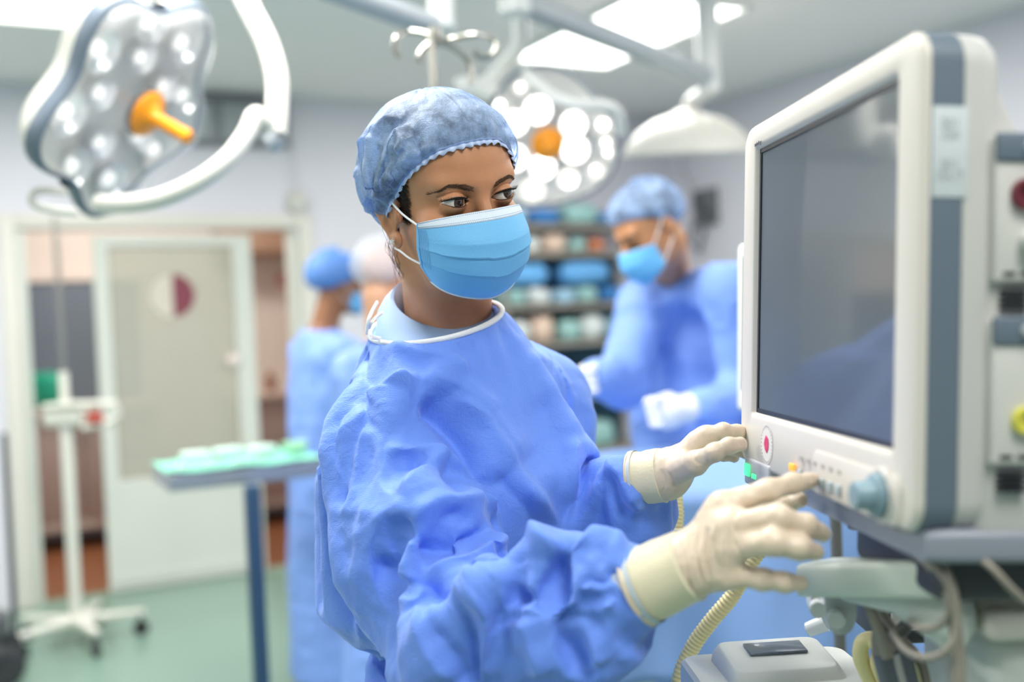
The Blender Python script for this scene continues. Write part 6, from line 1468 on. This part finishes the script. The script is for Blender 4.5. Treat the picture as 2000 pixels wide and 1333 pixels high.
# ------------------------------------------------------------------ the next room's furniture
CBw = CB - .02
w0, w1 = plane_b(60, 700, CB)[0] - .25, plane_b(195, 700, CB)[0] + .30; wz1, wz0 = plane_b(120, 548, CB)[1], plane_b(120, 800, CB)[1]
win = struct(empty('window_1', RW((w0 + w1) / 2, CB - .02, (wz0 + wz1) / 2), ROOMZ)); win['label'] = 'dark window of the next room, left of the sliding door'
G().box([0, 0, 0], [w1 - w0, .02, wz1 - wz0]).build('pane', mat('dark_pane', '6d7883', .15), win, smooth=False)
g = G()
for (x, z, ww, hh) in ((0, (wz1 - wz0) / 2 + .02, w1 - w0 + .10, .06), (0, -(wz1 - wz0) / 2 - .02, w1 - w0 + .10, .04), (-(w1 - w0) / 2 - .02, 0, .05, wz1 - wz0), ((w1 - w0) / 2 + .02, 0, .05, wz1 - wz0)): g.box([x, -.01, z], [ww, .04, hh])
g.build('window_frame', M_corr, win, smooth=False)
zc_ = plane_b(120, 800, 7.95)[1]; zk = plane_b(120, 1040, 7.95)[1]
def unit(name, a0, a1, label, colr):
    t = empty(name, RW((a0 + a1) / 2, 8.22, 0), ROOMZ); tag(t, label, 'cabinet'); w = a1 - a0
    G().box([0, 0, (zc_ - .04 + zk) / 2], [w - .01, .54, zc_ - .04 - zk], bev=.004).build('body', colr, t)
    for s in (-1, 1):
        d_ = G().box([s * w / 4, -.28, (zc_ - .04 + zk + .06) / 2], [w / 2 - .02, .02, zc_ - .12 - zk], bev=.004).build('door', mat('cab_front', 'a8948c', .5), t); G().box([s * .04, -.295, zc_ - .20], [.012, .014, .12], bev=.003).build('handle', M_steel, d_)
    for sx in (-1, 1):
        for sy in (-1, 1): G().box([sx * (w / 2 - .05), sy * .22, zk / 2], [.04, .04, zk]).build('leg', M_dark, t)
    G().box([0, -.255, zk + .035], [w - .012, .045, .07], bev=.004).build('kick_rail', mat('rail_pale', 'c9bab0', .5), t)
M_cabm = mat('cab_mauve', '9a8880', .5, var=.1)
unit('base_cabinet', w0, w1, 'mauve base cabinet below the dark window of the next room', M_cabm)
wa0, wa1 = plane_b(500, 800, 8.2)[0] - .2, plane_b(600, 800, 8.2)[0] + .5
unit('base_cabinet', wa0, wa1, 'mauve base cabinet seen right of the sliding door, by the colleagues', M_cabm)
for a0, a1, lab in ((w0, w1, 'pale worktop under the dark window of the next room'), (wa0, wa1, 'pale worktop right of the sliding door')):
    o = rbox('worktop', (a0, a1), (7.90, 8.53), (zc_ - .035, zc_ + .01), mat('worktop_pale', 'cdb9aa', .4), .006); tag(o, lab, 'worktop')
ga, gz = plane_b(84, 768, 8.1); vs, fs = bag(.30, .22, .24, None, 3.1); o = new_obj('green_bag', vs, fs, mat('bag_green', '159a7c', .5, var=.06)); o.location = RW(ga, 8.12, zc_ + .01); tag(o, 'bright green bag on the worktop under the dark window', 'bag')
pa_, pz = plane_b(552, 550, CB - .01); o = empty('wall_sign', RW(pa_, CB - .008, pz), ROOMZ); tag(o, 'small white sign with red symbol on the next room wall', 'sign')
G().box([0, 0, 0], [.16, .012, .20], bev=.003).build('plate', mat('sign_plate', 'e3d3c6', .5), o); G().tube([np.array([.045 * math.cos(q), -.008, .01 + .045 * math.sin(q)]) for q in [2 * math.pi * i / 24 for i in range(24)]], .010, 8, closed=True).tube([np.array([-.03, -.008, .04]), np.array([.03, -.008, -.02])], .008, 6).build('symbol', mat('sign_red', 'cc6a66', .5), o)
wc = empty('wall_cupboard', RW((wa0 + wa1) / 2, 8.38, 0), ROOMZ); tag(wc, 'brown wall cupboard high in the next room, right of the door leaf', 'cupboard'); zq = plane_b(545, 498, 8.2)[1]
G().box([0, 0, (zq + 2.45) / 2], [wa1 - wa0, .32, 2.45 - zq], bev=.004).build('body', mat('cupboard_brown', 'a5836c', .5), wc); G().box([0, -.17, (zq + 2.45) / 2], [wa1 - wa0 - .03, .02, 2.40 - zq], bev=.004).build('door', mat('cupboard_door', 'ad8a72', .5), wc)
for k in range(4):
    o = G().lathe([(0, 0), (.035, 0), (.036, .10), (.02, .13), (.012, .15), (0, .15)], 16).build('bottle', mat(('bottle_brown', 'bottle_pale')[k % 2], ('8a5a42', 'cbb9a6')[k % 2], .4), None); o.location = RW(wa0 + .30 + .13 * k, 8.12, zc_ + .011); tag(o, ('brown bottle on the worktop right of the sliding door', 'pale bottle on the worktop right of the sliding door')[k % 2], 'bottle', 'bottles on the far worktop')
